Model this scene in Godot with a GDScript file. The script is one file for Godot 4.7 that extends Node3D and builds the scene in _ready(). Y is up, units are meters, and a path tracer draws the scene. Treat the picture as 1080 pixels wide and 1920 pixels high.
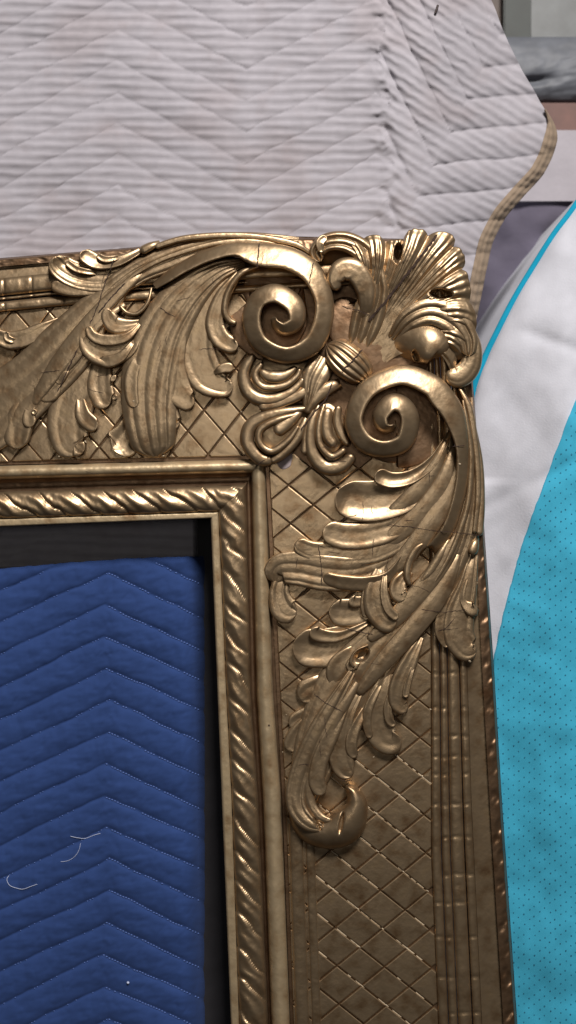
extends Node3D
# A gilded, carved picture frame lying face up among moving blankets, seen from straight above.
# Plan units: 1 unit = 0.6 mm on the frame's face; heights are millimetres above the lattice ground of the frame.

const U := 0.0006
const CAM_H := 1.1

var gold: StandardMaterial3D
var gold_dark: StandardMaterial3D
var gold_light: StandardMaterial3D
var wobble := FastNoiseLite.new()
var fine := FastNoiseLite.new()
var relief := PackedFloat32Array()      # carved height on a 2-unit grid, so that cracks can lie on the surface
const RW := 560
const RH := 1010

func at(px: float, py: float, h: float) -> Vector3:
	var k := U * (CAM_H - h * 0.001) / CAM_H
	return Vector3((px - 540.0) * k, h * 0.001, (py - 960.0) * k)

func _ready():
	set_camera_and_light()
	make_materials()
	wobble.seed = 11; wobble.frequency = 1.0; wobble.fractal_octaves = 3
	fine.seed = 5; fine.frequency = 1.0; fine.fractal_octaves = 2
	relief.resize(RW * RH); relief.fill(-2.0)
	build_surroundings()
	build_grey_blanket()
	build_blue_blanket()
	build_cover()
	build_frame()

# ------------------------------------------------------------------ camera and light
func set_camera_and_light():
	var cam := Camera3D.new()
	cam.name = "camera"
	add_child(cam)
	cam.position = Vector3(0, CAM_H, 0)
	cam.rotation_degrees = Vector3(-90, 0, 0)
	cam.fov = rad_to_deg(2.0 * atan(960.0 * U / CAM_H))
	cam.near = 0.05
	cam.far = 20.0
	cam.current = true
	var lens := CameraAttributesPhysical.new()
	lens.frustum_focal_length = 26.0
	lens.exposure_aperture = 2.6
	lens.frustum_focus_distance = 1.09
	cam.attributes = lens
	cam.fov = rad_to_deg(2.0 * atan(960.0 * U / CAM_H))
	var we := WorldEnvironment.new()
	we.name = "environment"
	var e := Environment.new()
	e.background_mode = Environment.BG_COLOR
	e.background_color = Color(0.60, 0.60, 0.62)
	e.background_energy_multiplier = 0.06
	e.tonemap_mode = Environment.TONE_MAPPER_LINEAR
	e.tonemap_exposure = 0.95
	e.sdfgi_enabled = true; e.ssao_enabled = true; e.ssil_enabled = true
	we.environment = e
	add_child(we)
	var key := AreaLight3D.new()
	key.name = "key_lamp"
	key.area_size = Vector2(0.95, 0.6)
	key.light_energy = 16.0
	key.light_color = Color(1.0, 0.975, 0.95)
	key.area_range = 12.0
	key.shadow_enabled = true
	add_child(key)
	var top := AreaLight3D.new()
	top.name = "ceiling_lamp"
	top.area_size = Vector2(0.5, 0.5)
	top.light_energy = 0.4
	top.light_color = Color(1.0, 0.97, 0.92)
	top.area_range = 12.0
	top.shadow_enabled = true
	add_child(top)
	top.look_at_from_position(Vector3(-0.2, 2.6, -0.16), Vector3(-0.2, 0.0, -0.16), Vector3(0, 0, -1))
	key.look_at_from_position(Vector3(0.6, 2.15, -2.3), Vector3(0.0, 0.0, 0.0), Vector3(0, 0, -1))

# ------------------------------------------------------------------ materials
func srgb(r: float, g: float, b: float) -> Color:
	return Color(r / 255.0, g / 255.0, b / 255.0)

func noise_tex(seed_: int, freq: float, size: int, octaves: int, ramp: Gradient = null, as_normal := false, strength := 4.0) -> NoiseTexture2D:
	var n := FastNoiseLite.new()
	n.seed = seed_; n.frequency = freq; n.fractal_octaves = octaves
	n.noise_type = FastNoiseLite.TYPE_SIMPLEX_SMOOTH
	var t := NoiseTexture2D.new()
	t.width = size; t.height = size; t.seamless = true; t.noise = n
	if ramp: t.color_ramp = ramp
	if as_normal:
		t.as_normal_map = true; t.bump_strength = strength
	return t

func ramp2(stops: Array) -> Gradient:
	var g := Gradient.new()
	var o := PackedFloat32Array(); var c := PackedColorArray()
	for s in stops:
		o.append(s[0]); c.append(s[1])
	g.offsets = o; g.colors = c
	return g

func make_gold(tint: Color, rough: float, metal := 0.84) -> StandardMaterial3D:
	var m := StandardMaterial3D.new()
	m.albedo_color = tint
	m.albedo_texture = noise_tex(3, 0.012, 512, 5, ramp2([[0.0, Color(0.72, 0.64, 0.58)], [0.2, Color(0.86, 0.82, 0.78)], [0.42, Color(0.95, 0.94, 0.93)], [0.62, Color(1, 1, 1)], [1.0, Color(1, 0.99, 0.96)]]))
	m.metallic = metal
	m.metallic_specular = 0.5
	m.roughness = rough
	m.roughness_texture = noise_tex(8, 0.03, 512, 4, ramp2([[0.0, Color(0.9, 0.9, 0.9)], [1.0, Color(1, 1, 1)]]))
	m.normal_enabled = true
	m.normal_texture = noise_tex(21, 0.05, 512, 4, null, true, 3.0)
	m.normal_scale = 0.17
	m.uv1_triplanar = true
	m.uv1_world_triplanar = true
	m.uv1_scale = Vector3(5, 5, 5)
	return m

func cloth(c: Color, freq := 0.08, scale := 14.0, normal := 0.5) -> StandardMaterial3D:
	var m := StandardMaterial3D.new()
	m.albedo_color = c
	m.albedo_texture = noise_tex(31, 0.01, 256, 4, ramp2([[0.0, Color(0.94, 0.94, 0.94)], [1.0, Color(1, 1, 1)]]))
	m.roughness = 0.95
	m.metallic_specular = 0.25
	m.rim_enabled = true; m.rim = 0.25
	m.normal_enabled = true
	m.normal_texture = noise_tex(33, freq, 512, 3, null, true, 3.0)
	m.normal_scale = normal
	m.uv1_triplanar = true; m.uv1_world_triplanar = true
	m.uv1_scale = Vector3(scale, scale, scale)
	return m

func plain(c: Color, rough := 0.7) -> StandardMaterial3D:
	var m := StandardMaterial3D.new()
	m.albedo_color = c
	m.roughness = rough
	m.albedo_texture = noise_tex(41, 0.02, 256, 4, ramp2([[0.0, Color(0.8, 0.8, 0.8)], [1.0, Color(1, 1, 1)]]))
	m.uv1_triplanar = true; m.uv1_world_triplanar = true
	m.uv1_scale = Vector3(4, 4, 4)
	return m

func make_materials():
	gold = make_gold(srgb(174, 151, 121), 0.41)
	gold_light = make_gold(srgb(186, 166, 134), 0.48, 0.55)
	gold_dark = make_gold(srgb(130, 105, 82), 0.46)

# ------------------------------------------------------------------ mesh helpers
func put(called: String, mesh: Mesh, mat: Material, parent: Node) -> MeshInstance3D:
	var o := MeshInstance3D.new()
	o.name = called
	o.mesh = mesh
	o.material_override = mat
	parent.add_child(o, true)
	return o

func thing(called: String, label: String, category: String, group := "") -> Node3D:
	var o := Node3D.new()
	o.name = called
	add_child(o, true)
	tag(o, label, category, group)
	return o

func tag(o: Node, label: String, category: String, group := ""):
	o.set_meta("label", label)
	o.set_meta("category", category)
	if group != "": o.set_meta("group", group)

# a sheet of nu x nv points, turned so that most of it faces up
func sheet(p: PackedVector3Array, nu: int, nv: int, st: SurfaceTool = null, cols := PackedColorArray()) -> SurfaceTool:
	if st == null:
		st = SurfaceTool.new(); st.begin(Mesh.PRIMITIVE_TRIANGLES)
	var up := 0.0
	for i in range(0, nu - 1, maxi(1, nu / 12)):
		for j in range(0, nv - 1, maxi(1, nv / 12)):
			var a := p[i * nv + j]
			up += (p[(i + 1) * nv + j] - a).cross(p[i * nv + j + 1] - a).y
	for k in p.size():
		if cols.size() > 0: st.set_color(cols[k])
		st.set_uv(Vector2(p[k].x, p[k].z))
		st.add_vertex(p[k])
	for i in nu - 1:
		for j in nv - 1:
			var a := i * nv + j; var b := a + nv; var c := a + 1; var d := b + 1
			if up > 0:
				st.add_index(a); st.add_index(c); st.add_index(b); st.add_index(b); st.add_index(c); st.add_index(d)
			else:
				st.add_index(a); st.add_index(b); st.add_index(c); st.add_index(b); st.add_index(d); st.add_index(c)
	return st

func done(st: SurfaceTool) -> ArrayMesh:
	st.generate_normals()
	return st.commit()

# hollows drilled through the carving: x, y, half length, half width, turn, depth
var pits := [[796, 1046, 24, 12, -0.95, 14], [640, 1543, 22, 4, 1.75, 7], [595, 1546, 14, 3.5, 1.1, 5], [256, 556, 25, 17, -0.6, 14], [678, 1228, 16, 11, -0.7, 9], [746, 474, 18, 8, -1.45, 24], [827, 551, 22, 9, 0.1, 24], [779, 668, 12, 5, 1.2, 12]]

func pit_depth(px: float, py: float) -> float:
	var d := 0.0
	for q in pits:
		var dx: float = px - q[0]; var dy: float = py - q[1]
		if absf(dx) > q[2] * 1.3 or absf(dy) > q[2] * 1.3: continue
		var a: float = (dx * cos(q[4]) + dy * sin(q[4])) / q[2]; var b: float = (-dx * sin(q[4]) + dy * cos(q[4])) / q[3]
		d += q[5] * smoothstep(1.1, 0.62, sqrt(a * a + b * b))
	return d

func splat(px: float, py: float, h: float):
	var i := int(px * 0.5) ; var j := int(py * 0.5)
	for a in range(maxi(i - 1, 0), mini(i + 2, RW)):
		for b in range(maxi(j - 1, 0), mini(j + 2, RH)):
			var k := b * RW + a
			if relief[k] < h: relief[k] = h

func cr(a: float, b: float, c: float, d: float, t: float) -> float:
	return 0.5 * (2.0 * b + (c - a) * t + (2.0 * a - 5.0 * b + 4.0 * c - d) * t * t + (3.0 * b - a - 3.0 * c + d) * t * t * t)

# One carved stroke: P lists x, y, width, crown height. Options: rs / re round start / end, edge (mm of rounding),
# p (fullness), tilt (mm, + lifts the right of travel), dip (mm hollow), n / fl flutes and their depth, base.
func S(parent: Node, called: String, P: Array, o := {}) -> MeshInstance3D:
	var n := P.size() / 4
	var Q: Array[Vector4] = []
	for i in n - 1:
		var a := maxi(i - 1, 0); var d := mini(i + 2, n - 1)
		var len := Vector2(P[i * 4 + 4] - P[i * 4], P[i * 4 + 5] - P[i * 4 + 1]).length()
		var steps := maxi(3, int(len / 2.6))
		for s in steps + (1 if i == n - 2 else 0):
			var t := float(s) / steps
			var v := Vector4()
			for k in 4:
				v[k] = cr(P[a * 4 + k], P[i * 4 + k], P[i * 4 + 4 + k], P[d * 4 + k], t)
			Q.append(v)
	var rs: bool = o.get("rs", false); var re: bool = o.get("re", true)
	var crisp := called in ["leaf_lobe", "tail_lobe", "flute", "tail_strand", "side_leaf", "acanthus_leaf"]
	var edge: float = o.get("edge", 6.0) * (0.6 if crisp else 0.8); var pw: float = o.get("p", 2.6) * (1.75 if crisp else 1.35)
	var tilt: float = o.get("tilt", 0.0); var dip: float = o.get("dip", 0.0)
	var nf: float = o.get("n", 0.0); var fl: float = o.get("fl", 1.4)
	var base: float = o.get("base", -1.0); var rough: float = o.get("rough", 0.18)
	# extra rings in the round ends, so that they stay round
	var L := PackedFloat32Array(); L.append(0.0)
	for i in range(1, Q.size()):
		L.append(L[i - 1] + Vector2(Q[i].x - Q[i - 1].x, Q[i].y - Q[i - 1].y).length())
	var total := L[L.size() - 1]
	var where: Array[float] = []
	var ends := [maxf(2.0, Q[0].z * 0.5), maxf(2.0, Q[Q.size() - 1].z * 0.5)]
	for x in L: where.append(x)
	if re:
		for k in 7: where.append(total - minf(ends[1], total * 0.6) * (1.0 - cos(float(k) / 6.5 * PI * 0.5)))
	if rs:
		for k in 7: where.append(minf(ends[0], total * 0.6) * (1.0 - cos(float(k) / 6.5 * PI * 0.5)))
	where.sort()
	var veined: bool = crisp and nf == 0.0 and P[P.size() / 8 * 4 + 2] > 26.0
	var sink: float = o.get("sink", 3.5); var sink_l := minf(45.0, total * 0.35)
	if called in ["leaf_lobe", "tail_lobe"]:
		if not o.has("dip"): dip = 2.2
		else: dip *= 1.3
	var wmax := 0.0
	for q in Q: wmax = maxf(wmax, q.z)
	var m := clampi(int(wmax / 2.6) + int(nf * 6.0), 10, 56)
	var nv := m + 3
	var pts := PackedVector3Array()
	var nu := 0
	var c := 0
	var last := -1.0
	for x in where:
		if x - last < 0.05: continue
		last = x
		while c < L.size() - 2 and L[c + 1] < x: c += 1
		var t := clampf((x - L[c]) / maxf(L[c + 1] - L[c], 0.0001), 0, 1)
		var q := Q[c].lerp(Q[c + 1], t)
		var a := Q[maxi(c - 1, 0)]; var b := Q[mini(c + 2, Q.size() - 1)]
		var dir := Vector2(b.x - a.x, b.y - a.y).normalized()
		var nor := Vector2(-dir.y, dir.x)
		var f := 1.0
		if re and total - x < ends[1]:
			var g: float = 1.0 - (total - x) / ends[1]; f = sqrt(maxf(0.0, 1.0 - g * g))
		if rs and x < ends[0]:
			var g: float = 1.0 - x / ends[0]; f = minf(f, sqrt(maxf(0.0, 1.0 - g * g)))
		f = maxf(f, 0.02)
		var w := q.z * 0.5 * f * (1.13 if crisp else 1.0)
		var ed := minf(edge, maxf(q.w - base, 0.5))
		for j in range(-1, m + 2):
			var u := clampf(2.0 * j / m - 1.0, -1, 1)
			var v := lerpf(u, sin(u * PI * 0.5), 0.55)
			var px := q.x + nor.x * v * w
			var py := q.y + nor.y * v * w
			var h := base
			if j >= 0 and j <= m:
				var E := sqrt(maxf(0.0, 1.0 - pow(absf(v), pw)))
				var e2 := E * lerpf(0.35, 1.0, f)
				h = q.w - ed * (1.0 - e2) + tilt * v * f - dip * (1.0 - v * v) * f * f
				if nf > 0.0:
					var ph := v * nf if o.has("reg") else v * nf + 0.3 * wobble.get_noise_2d(v * 1.2 + P[0], x * 0.0025)
					var ir := 1.0 if o.has("reg") else 0.6 + 0.5 * wobble.get_noise_1d(P[0] + ph * 0.2)
					h += fl * ir * (pow(absf(cos(ph * PI * 0.5)), 0.8) - 1.0) * (1.0 - pow(absf(v), 6.0)) * f
				elif veined:
					var pv := v * 3.0 + 0.5 * wobble.get_noise_2d(v * 2.0 + P[0], x * 0.01)
					h += 0.7 * (pow(absf(cos(pv * PI * 0.5 + 0.4)), 0.6) - 1.0) * smoothstep(0.0, 0.4, (total - x) / maxf(total, 1.0) + 0.12) * (1.0 - pow(absf(v), 6.0))
				h -= pit_depth(px, py)
				h += rough * wobble.get_noise_3d(px * 0.045, py * 0.045, q.w * 0.3)
				h += 0.07 * fine.get_noise_2d(px * 0.16, py * 0.16)
				if not rs and x < sink_l: h -= sink * pow(1.0 - x / sink_l, 2.0)
				h = maxf(h, base + 0.3)
				splat(px, py, h)
			pts.append(at(px, py, h))
		nu += 1
	return put(called, done(sheet(pts, nu, nv)), o.get("mat", gold), parent)

# a smooth tube through points given in metres
func tube(st: SurfaceTool, path: Array, r: float, sides := 6):
	var n := path.size()
	var pts := PackedVector3Array()
	for i in n:
		var d: Vector3 = (path[mini(i + 1, n - 1)] - path[maxi(i - 1, 0)]).normalized()
		var a := d.cross(Vector3.UP)
		if a.length() < 0.01: a = d.cross(Vector3.RIGHT)
		a = a.normalized()
		var b := a.cross(d)
		for k in sides + 1:
			var g := TAU * k / sides
			pts.append(path[i] + (a * cos(g) + b * sin(g)) * r)
	var part := sheet(pts, n, sides + 1)
	part.generate_normals()
	st.append_from(part.commit(), 0, Transform3D())

func box(st: SurfaceTool, centre: Vector3, size: Vector3, bevel := 0.004):
	var b := BoxMesh.new(); b.size = size
	st.append_from(b, 0, Transform3D(Basis(), centre))
	var b2 := BoxMesh.new()
	b2.size = size + Vector3(bevel, -bevel, -bevel)
	st.append_from(b2, 0, Transform3D(Basis(), centre))

# piecewise linear y(x)
func pl(a: Array, x: float) -> float:
	if x <= a[0].x: 
		return a[0].y + (x - a[0].x) * (a[1].y - a[0].y) / (a[1].x - a[0].x)
	for i in a.size() - 1:
		if x <= a[i + 1].x:
			return lerpf(a[i].y, a[i + 1].y, (x - a[i].x) / (a[i + 1].x - a[i].x))
	var e := a.size() - 1
	return a[e].y + (x - a[e].x) * (a[e].y - a[e - 1].y) / (a[e].x - a[e - 1].x)

# smooth y(x)
func sp(a: Array, x: float) -> float:
	var n := a.size()
	if x <= a[0].x or x >= a[n - 1].x: return pl(a, x)
	for i in n - 1:
		if x <= a[i + 1].x:
			var t: float = (x - a[i].x) / (a[i + 1].x - a[i].x)
			return cr(a[maxi(i - 1, 0)].y, a[i].y, a[i + 1].y, a[mini(i + 2, n - 1)].y, t)
	return 0.0

# ------------------------------------------------------------------ setting and far things
func build_surroundings():
	var floor_ := MeshInstance3D.new()
	var fp := BoxMesh.new(); fp.size = Vector3(6, 0.1, 6)
	floor_.mesh = fp; floor_.name = "floor"; floor_.position = Vector3(0, -1.0, 0)
	floor_.material_override = plain(srgb(170, 165, 180), 0.6)
	floor_.set_meta("kind", "structure")
	add_child(floor_)
	# the table that carries the blankets and the frame
	var t := thing("work_table", "dark work table under the blankets and the gilded frame", "table")
	var st := SurfaceTool.new(); st.begin(Mesh.PRIMITIVE_TRIANGLES)
	box(st, Vector3(-0.305, -0.1, 0.15), Vector3(0.89, 0.04, 1.3))
	put("table_top", st.commit(), plain(srgb(44, 42, 46), 0.8), t)
	for s in [[-0.7, -0.4], [0.1, -0.4], [-0.7, 0.7], [0.1, 0.7]]:
		st = SurfaceTool.new(); st.begin(Mesh.PRIMITIVE_TRIANGLES)
		box(st, Vector3(s[0], -0.535, s[1]), Vector3(0.05, 0.828, 0.05))
		put("leg", st.commit(), plain(srgb(50, 44, 40), 0.7), t)
	# white box at lower level, beyond the blanket's corner
	st = SurfaceTool.new(); st.begin(Mesh.PRIMITIVE_TRIANGLES)
	var a := at(860, 244, -330); var b := at(1300, 377, -330)
	box(st, Vector3((a.x + b.x) * 0.5, (-0.33 - 0.95) * 0.5, (a.z + b.z) * 0.5), Vector3(b.x - a.x, 0.95 - 0.33, b.z - a.z), 0.006)
	tag(put("storage_box", st.commit(), cloth(srgb(172, 168, 176), 0.02, 5, 0.3), self), "plain white box standing below the grey blanket's rounded corner", "box")
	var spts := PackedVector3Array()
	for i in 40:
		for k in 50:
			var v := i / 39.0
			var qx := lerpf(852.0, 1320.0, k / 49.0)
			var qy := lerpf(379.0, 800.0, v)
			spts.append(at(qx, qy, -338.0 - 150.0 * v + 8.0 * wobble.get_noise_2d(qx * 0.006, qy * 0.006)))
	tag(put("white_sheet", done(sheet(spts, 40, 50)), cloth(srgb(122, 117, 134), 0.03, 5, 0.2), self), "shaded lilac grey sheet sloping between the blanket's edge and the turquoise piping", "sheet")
	# a reddish brown board behind it
	st = SurfaceTool.new(); st.begin(Mesh.PRIMITIVE_TRIANGLES)
	a = at(840, 193, -360); b = at(1300, 254, -360)
	box(st, Vector3((a.x + b.x) * 0.5, (-0.36 - 0.95) * 0.5, (a.z + b.z) * 0.5 - 0.004), Vector3(b.x - a.x, 0.95 - 0.36, b.z - a.z - 0.008), 0.004)
	tag(put("wooden_board", st.commit(), plain(srgb(108, 72, 64), 0.6), self), "reddish brown wooden board between the white box and the grey plastic bag", "board")
	# crumpled grey plastic bag
	var nu := 60; var nv := 40
	var pts := PackedVector3Array()
	for i in nu:
		for j in nv:
			var u := float(i) / (nu - 1); var v := float(j) / (nv - 1)
			var px := lerpf(850, 1310, u); var py := lerpf(66, 194, v)
			var hh := -395.0 + 26.0 * pow(sin(PI * clampf(v, 0.0, 1.0)), 0.5)
			hh += 4.0 * absf(wobble.get_noise_2d(px * 0.016, py * 0.022)) - 12.0 * exp(-pow((py - 152 + 0.12 * (px - 1000)) / 9.0, 2.0)) * smoothstep(1060, 990, px)
			if j == 0 or j == nv - 1: hh = -950
			pts.append(at(px, py, hh) if hh > -900 else Vector3(at(px, py, -395).x, -0.95, at(px, py, -395).z))
	var bagm := plain(srgb(104, 108, 117), 0.6)
	tag(put("plastic_bag", done(sheet(pts, nu, nv)), bagm, self), "crumpled grey plastic bag between the grey cabinet and the brown board", "bag")
	# dark green crate and grey cabinet at the top right
	st = SurfaceTool.new(); st.begin(Mesh.PRIMITIVE_TRIANGLES)
	a = at(947, -200, -420); b = at(993, 80, -420)
	box(st, Vector3((a.x + b.x) * 0.5, (-0.42 - 0.95) * 0.5, (a.z + b.z) * 0.5), Vector3(b.x - a.x, 0.53, b.z - a.z))
	tag(put("narrow_crate", st.commit(), plain(srgb(42, 50, 48), 0.6), self), "dark greenish black narrow crate in the top right corner of the photo", "crate")
	st = SurfaceTool.new(); st.begin(Mesh.PRIMITIVE_TRIANGLES)
	a = at(996, -200, -450); b = at(1320, 78, -450)
	box(st, Vector3((a.x + b.x) * 0.5, (-0.45 - 0.95) * 0.5, (a.z + b.z) * 0.5), Vector3(b.x - a.x, 0.5, b.z - a.z))
	tag(put("metal_cabinet", st.commit(), plain(srgb(84, 89, 92), 0.5), self), "flat grey cabinet right of the dark narrow crate", "cabinet")
	st = SurfaceTool.new(); st.begin(Mesh.PRIMITIVE_TRIANGLES)
	a = at(800, -200, -440); b = at(944, 84, -440)
	box(st, Vector3((a.x + b.x) * 0.5, (-0.44 - 0.95) * 0.5, (a.z + b.z) * 0.5), Vector3(b.x - a.x, 0.51, b.z - a.z))
	tag(put("wooden_chest", st.commit(), plain(srgb(74, 58, 50), 0.6), self), "dark brown wooden chest left of the dark narrow crate, beside the grey blanket", "chest")

# ------------------------------------------------------------------ grey blanket
func tri(x: float, period: float, x0: float) -> float:   # 0 at x0, 1 half a period away
	var f := fposmod((x - x0) / period, 1.0)
	return 1.0 - absf(2.0 * f - 1.0)

var grey_edge := [Vector2(-120, 880), Vector2(0, 921), Vector2(60, 945), Vector2(130, 978), Vector2(190, 1012), Vector2(230, 1032), Vector2(270, 1030), Vector2(320, 1008), Vector2(360, 972), Vector2(400, 938), Vector2(450, 912), Vector2(510, 898), Vector2(600, 880), Vector2(720, 860)]

var rib_now := 0.0     # the woven stripe at the point last asked for

func grey_height(px: float, py: float) -> float:
	# ribs and quilting seams
	var wob := 5.0 * wobble.get_noise_2d(px * 0.006, py * 0.01) + 2.0 * wobble.get_noise_2d(px * 0.03, py * 0.03)
	var crease := 712.0 + 8.0 * sin(py * 0.045) + 0.05 * py
	var fold := smoothstep(crease - 10, crease + 14, px)
	var fl := (py - 55.0 - 135.0 * tri(px, 484.0, 220.0) + wob) / 58.5
	var drop := 0.0
	var f2 := maxf((py - 80.0 - 2.1 * (px - 695.0)) / 125.0 + 2.17, (py - 187.0 + 0.09 * (px - 875.0)) / 58.0) + wob * 0.012
	var f := fl if fold < 0.5 else f2
	var puff := pow(absf(sin(PI * f)), 0.45)
	var cell := floorf(f)
	var h := -49.0
	h += 1.8 * puff * (1.0 - fold) + 5.0 * puff * fold
	# ribs: level on the flat part, slanting where it hangs
	var ry := py + 3.0 * sin(cell * 2.1) + 2.2 * wobble.get_noise_2d(px * 0.012, py * 0.03 + cell) - 0.02 * px
	var rib_flat := sin(TAU * ry / 18.6 + 0.9 * sin(px * 0.011 + cell * 1.7))
	var rs := (py - 0.62 * (px - 700.0)) if true else 0.0
	var rib_hang := sin(TAU * rs / 21.0 + 1.3 * wobble.get_noise_2d(px * 0.02, py * 0.02))
	var amp := 0.75 + 0.5 * wobble.get_noise_2d(px * 0.012 + 40.0, py * 0.02)
	rib_now = lerpf(rib_flat, rib_hang, fold)
	h += lerpf(rib_flat * 0.68, rib_hang * 1.1, fold) * amp * (0.45 + 0.55 * puff)
	# puckered crease where the blanket turns down
	h += 3.0 * exp(-pow((px - crease + 8) / 16.0, 2.0)) * (0.4 + 0.6 * sin(py * 0.1 + 2.0 * wobble.get_noise_2d(px * 0.02, py * 0.02)))
	h -= 3.0 * exp(-pow((px - crease - 10) / 9.0, 2.0)) * (0.5 + 0.5 * sin(py * 0.13 + 1.0))
	h += 5.0 * wobble.get_noise_2d(px * 0.003, py * 0.004)
	# hang
	var over := maxf(px - 735.0, 0.0)
	h -= 0.38 * (over - 40.0 * (1.0 - exp(-over / 40.0)))
	h -= 10.0 * smoothstep(250, 500, py) * smoothstep(760, 900, px)
	h += 12.0 * sin((px - 735.0) * 0.018) * smoothstep(735, 800, px) * smoothstep(330, 60, py)
	return h

func build_grey_blanket():
	var t := thing("moving_blanket", "grey and white ribbed moving blanket with chevron quilting above the frame", "blanket")
	var m := cloth(srgb(170, 167, 175), 0.09, 16, 0.12)
	var step := 2.7
	var cols := PackedColorArray()
	var nv := int(1130.0 / step); var nu := int(1160.0 / step)
	var pts := PackedVector3Array()
	for i in nu:
		var py := -60.0 + i * step
		var ex := sp(grey_edge, py) if py < 560 else lerpf(880.0, 374.0, smoothstep(560, 600, py))
		for j in nv:
			var px := lerpf(-70.0, ex, float(j) / (nv - 1))
			var h := grey_height(px, py)
			if py > 640: h = minf(h, -63.0 + 1.0 * sin(py * 0.25))
			if py > 1062: h -= 14.0 * smoothstep(1062, 1075, py)
			if py > 640 and px > 360: h -= pow((px - 360.0) / 14.0, 2.0) * 30.0
			pts.append(at(px, py, h))
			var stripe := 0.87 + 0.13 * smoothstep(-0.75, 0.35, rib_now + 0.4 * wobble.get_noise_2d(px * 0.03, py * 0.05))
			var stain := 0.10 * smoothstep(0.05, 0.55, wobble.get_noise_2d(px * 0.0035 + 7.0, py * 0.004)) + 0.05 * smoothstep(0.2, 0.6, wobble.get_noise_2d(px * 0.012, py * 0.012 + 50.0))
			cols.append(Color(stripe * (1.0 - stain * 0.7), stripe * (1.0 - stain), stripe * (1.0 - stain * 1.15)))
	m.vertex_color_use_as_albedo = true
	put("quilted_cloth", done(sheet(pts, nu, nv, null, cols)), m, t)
	# beige binding along the edge
	nu = 150; nv = 13
	pts = PackedVector3Array()
	for i in nu:
		var py := lerpf(205.0, 700.0, float(i) / (nu - 1))
		var ex := sp(grey_edge, py); var d := (sp(grey_edge, py + 3) - sp(grey_edge, py - 3)) / 6.0
		var nor := Vector2(1.0, -d).normalized()
		var wd := 11.0 * smoothstep(205, 265, py) + 2.0
		for j in nv:
			var u := 2.0 * j / (nv - 1) - 1.0
			var px := ex + nor.x * u * wd; var qy := py + nor.y * u * wd
			var h := grey_height(minf(px, ex), qy) + 2.2 + 2.6 * sqrt(maxf(0, 1.0 - u * u)) - maxf(u, 0.0) * 9.0
			h += 0.8 * sin(u * 9.0) + 1.2 * wobble.get_noise_2d(px * 0.05, qy * 0.05)
			pts.append(at(px, qy, h))
	put("binding", done(sheet(pts, nu, nv)), cloth(srgb(138, 122, 106), 0.1, 16, 0.7), t)
	# a tiny burr caught in the cloth
	var st := SurfaceTool.new(); st.begin(Mesh.PRIMITIVE_TRIANGLES)
	var h0 := grey_height(819, 17) + 1.0
	tube(st, [at(821, 10, h0 + 1), at(819, 17, h0 + 1.4), at(816, 25, h0)], 0.0014)
	tag(put("burr", st.commit(), plain(srgb(70, 58, 58)), self), "tiny dark burr caught in the grey blanket near the top edge", "burr")

# ------------------------------------------------------------------ blue blanket
func blue_height(px: float, py: float) -> float:
	var wob := 3.0 * wobble.get_noise_2d(px * 0.008, py * 0.012) + 1.4 * wobble.get_noise_2d(px * 0.03, py * 0.03)
	var apex := 200.0 + 6.0 * sin(py * 0.02)
	var f := (py - 1075.0 - (0.47 if px < apex else 0.46) * absf(px - apex) + wob) / 59.6
	var fr := f - roundf(f)
	var puff := 1.0 - exp(-absf(fr) * 6.0)
	var h := -48.0 + 3.0 * puff
	h -= 0.8 * exp(-absf(fr) * 40.0)
	# wrinkles in the channels
	h += 1.3 * wobble.get_noise_2d(px * 0.011 + py * 0.004, py * 0.03) * puff
	h += 1.5 * pow(absf(wobble.get_noise_2d(px * 0.02 - 30.0, py * 0.012 + px * 0.006)), 0.7) * puff
	h -= 1.6 * exp(-pow((px - apex - 6.0 - 8.0 * fr) / 5.0, 2.0)) * puff * (0.35 + 0.6 * wobble.get_noise_2d(4.0, py * 0.01))
	h += 3.0 * wobble.get_noise_2d(px * 0.004, py * 0.004)
	if px > 338: h -= pow((px - 338.0) / 22.0, 2.0) * 8.0
	var top := pl([Vector2(0, 1066), Vector2(130, 1055), Vector2(240, 1047), Vector2(400, 1042)], px)
	if py < top + 14: h -= pow((top + 14.0 - py) / 14.0, 2.0) * 3.2
	return h

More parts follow.
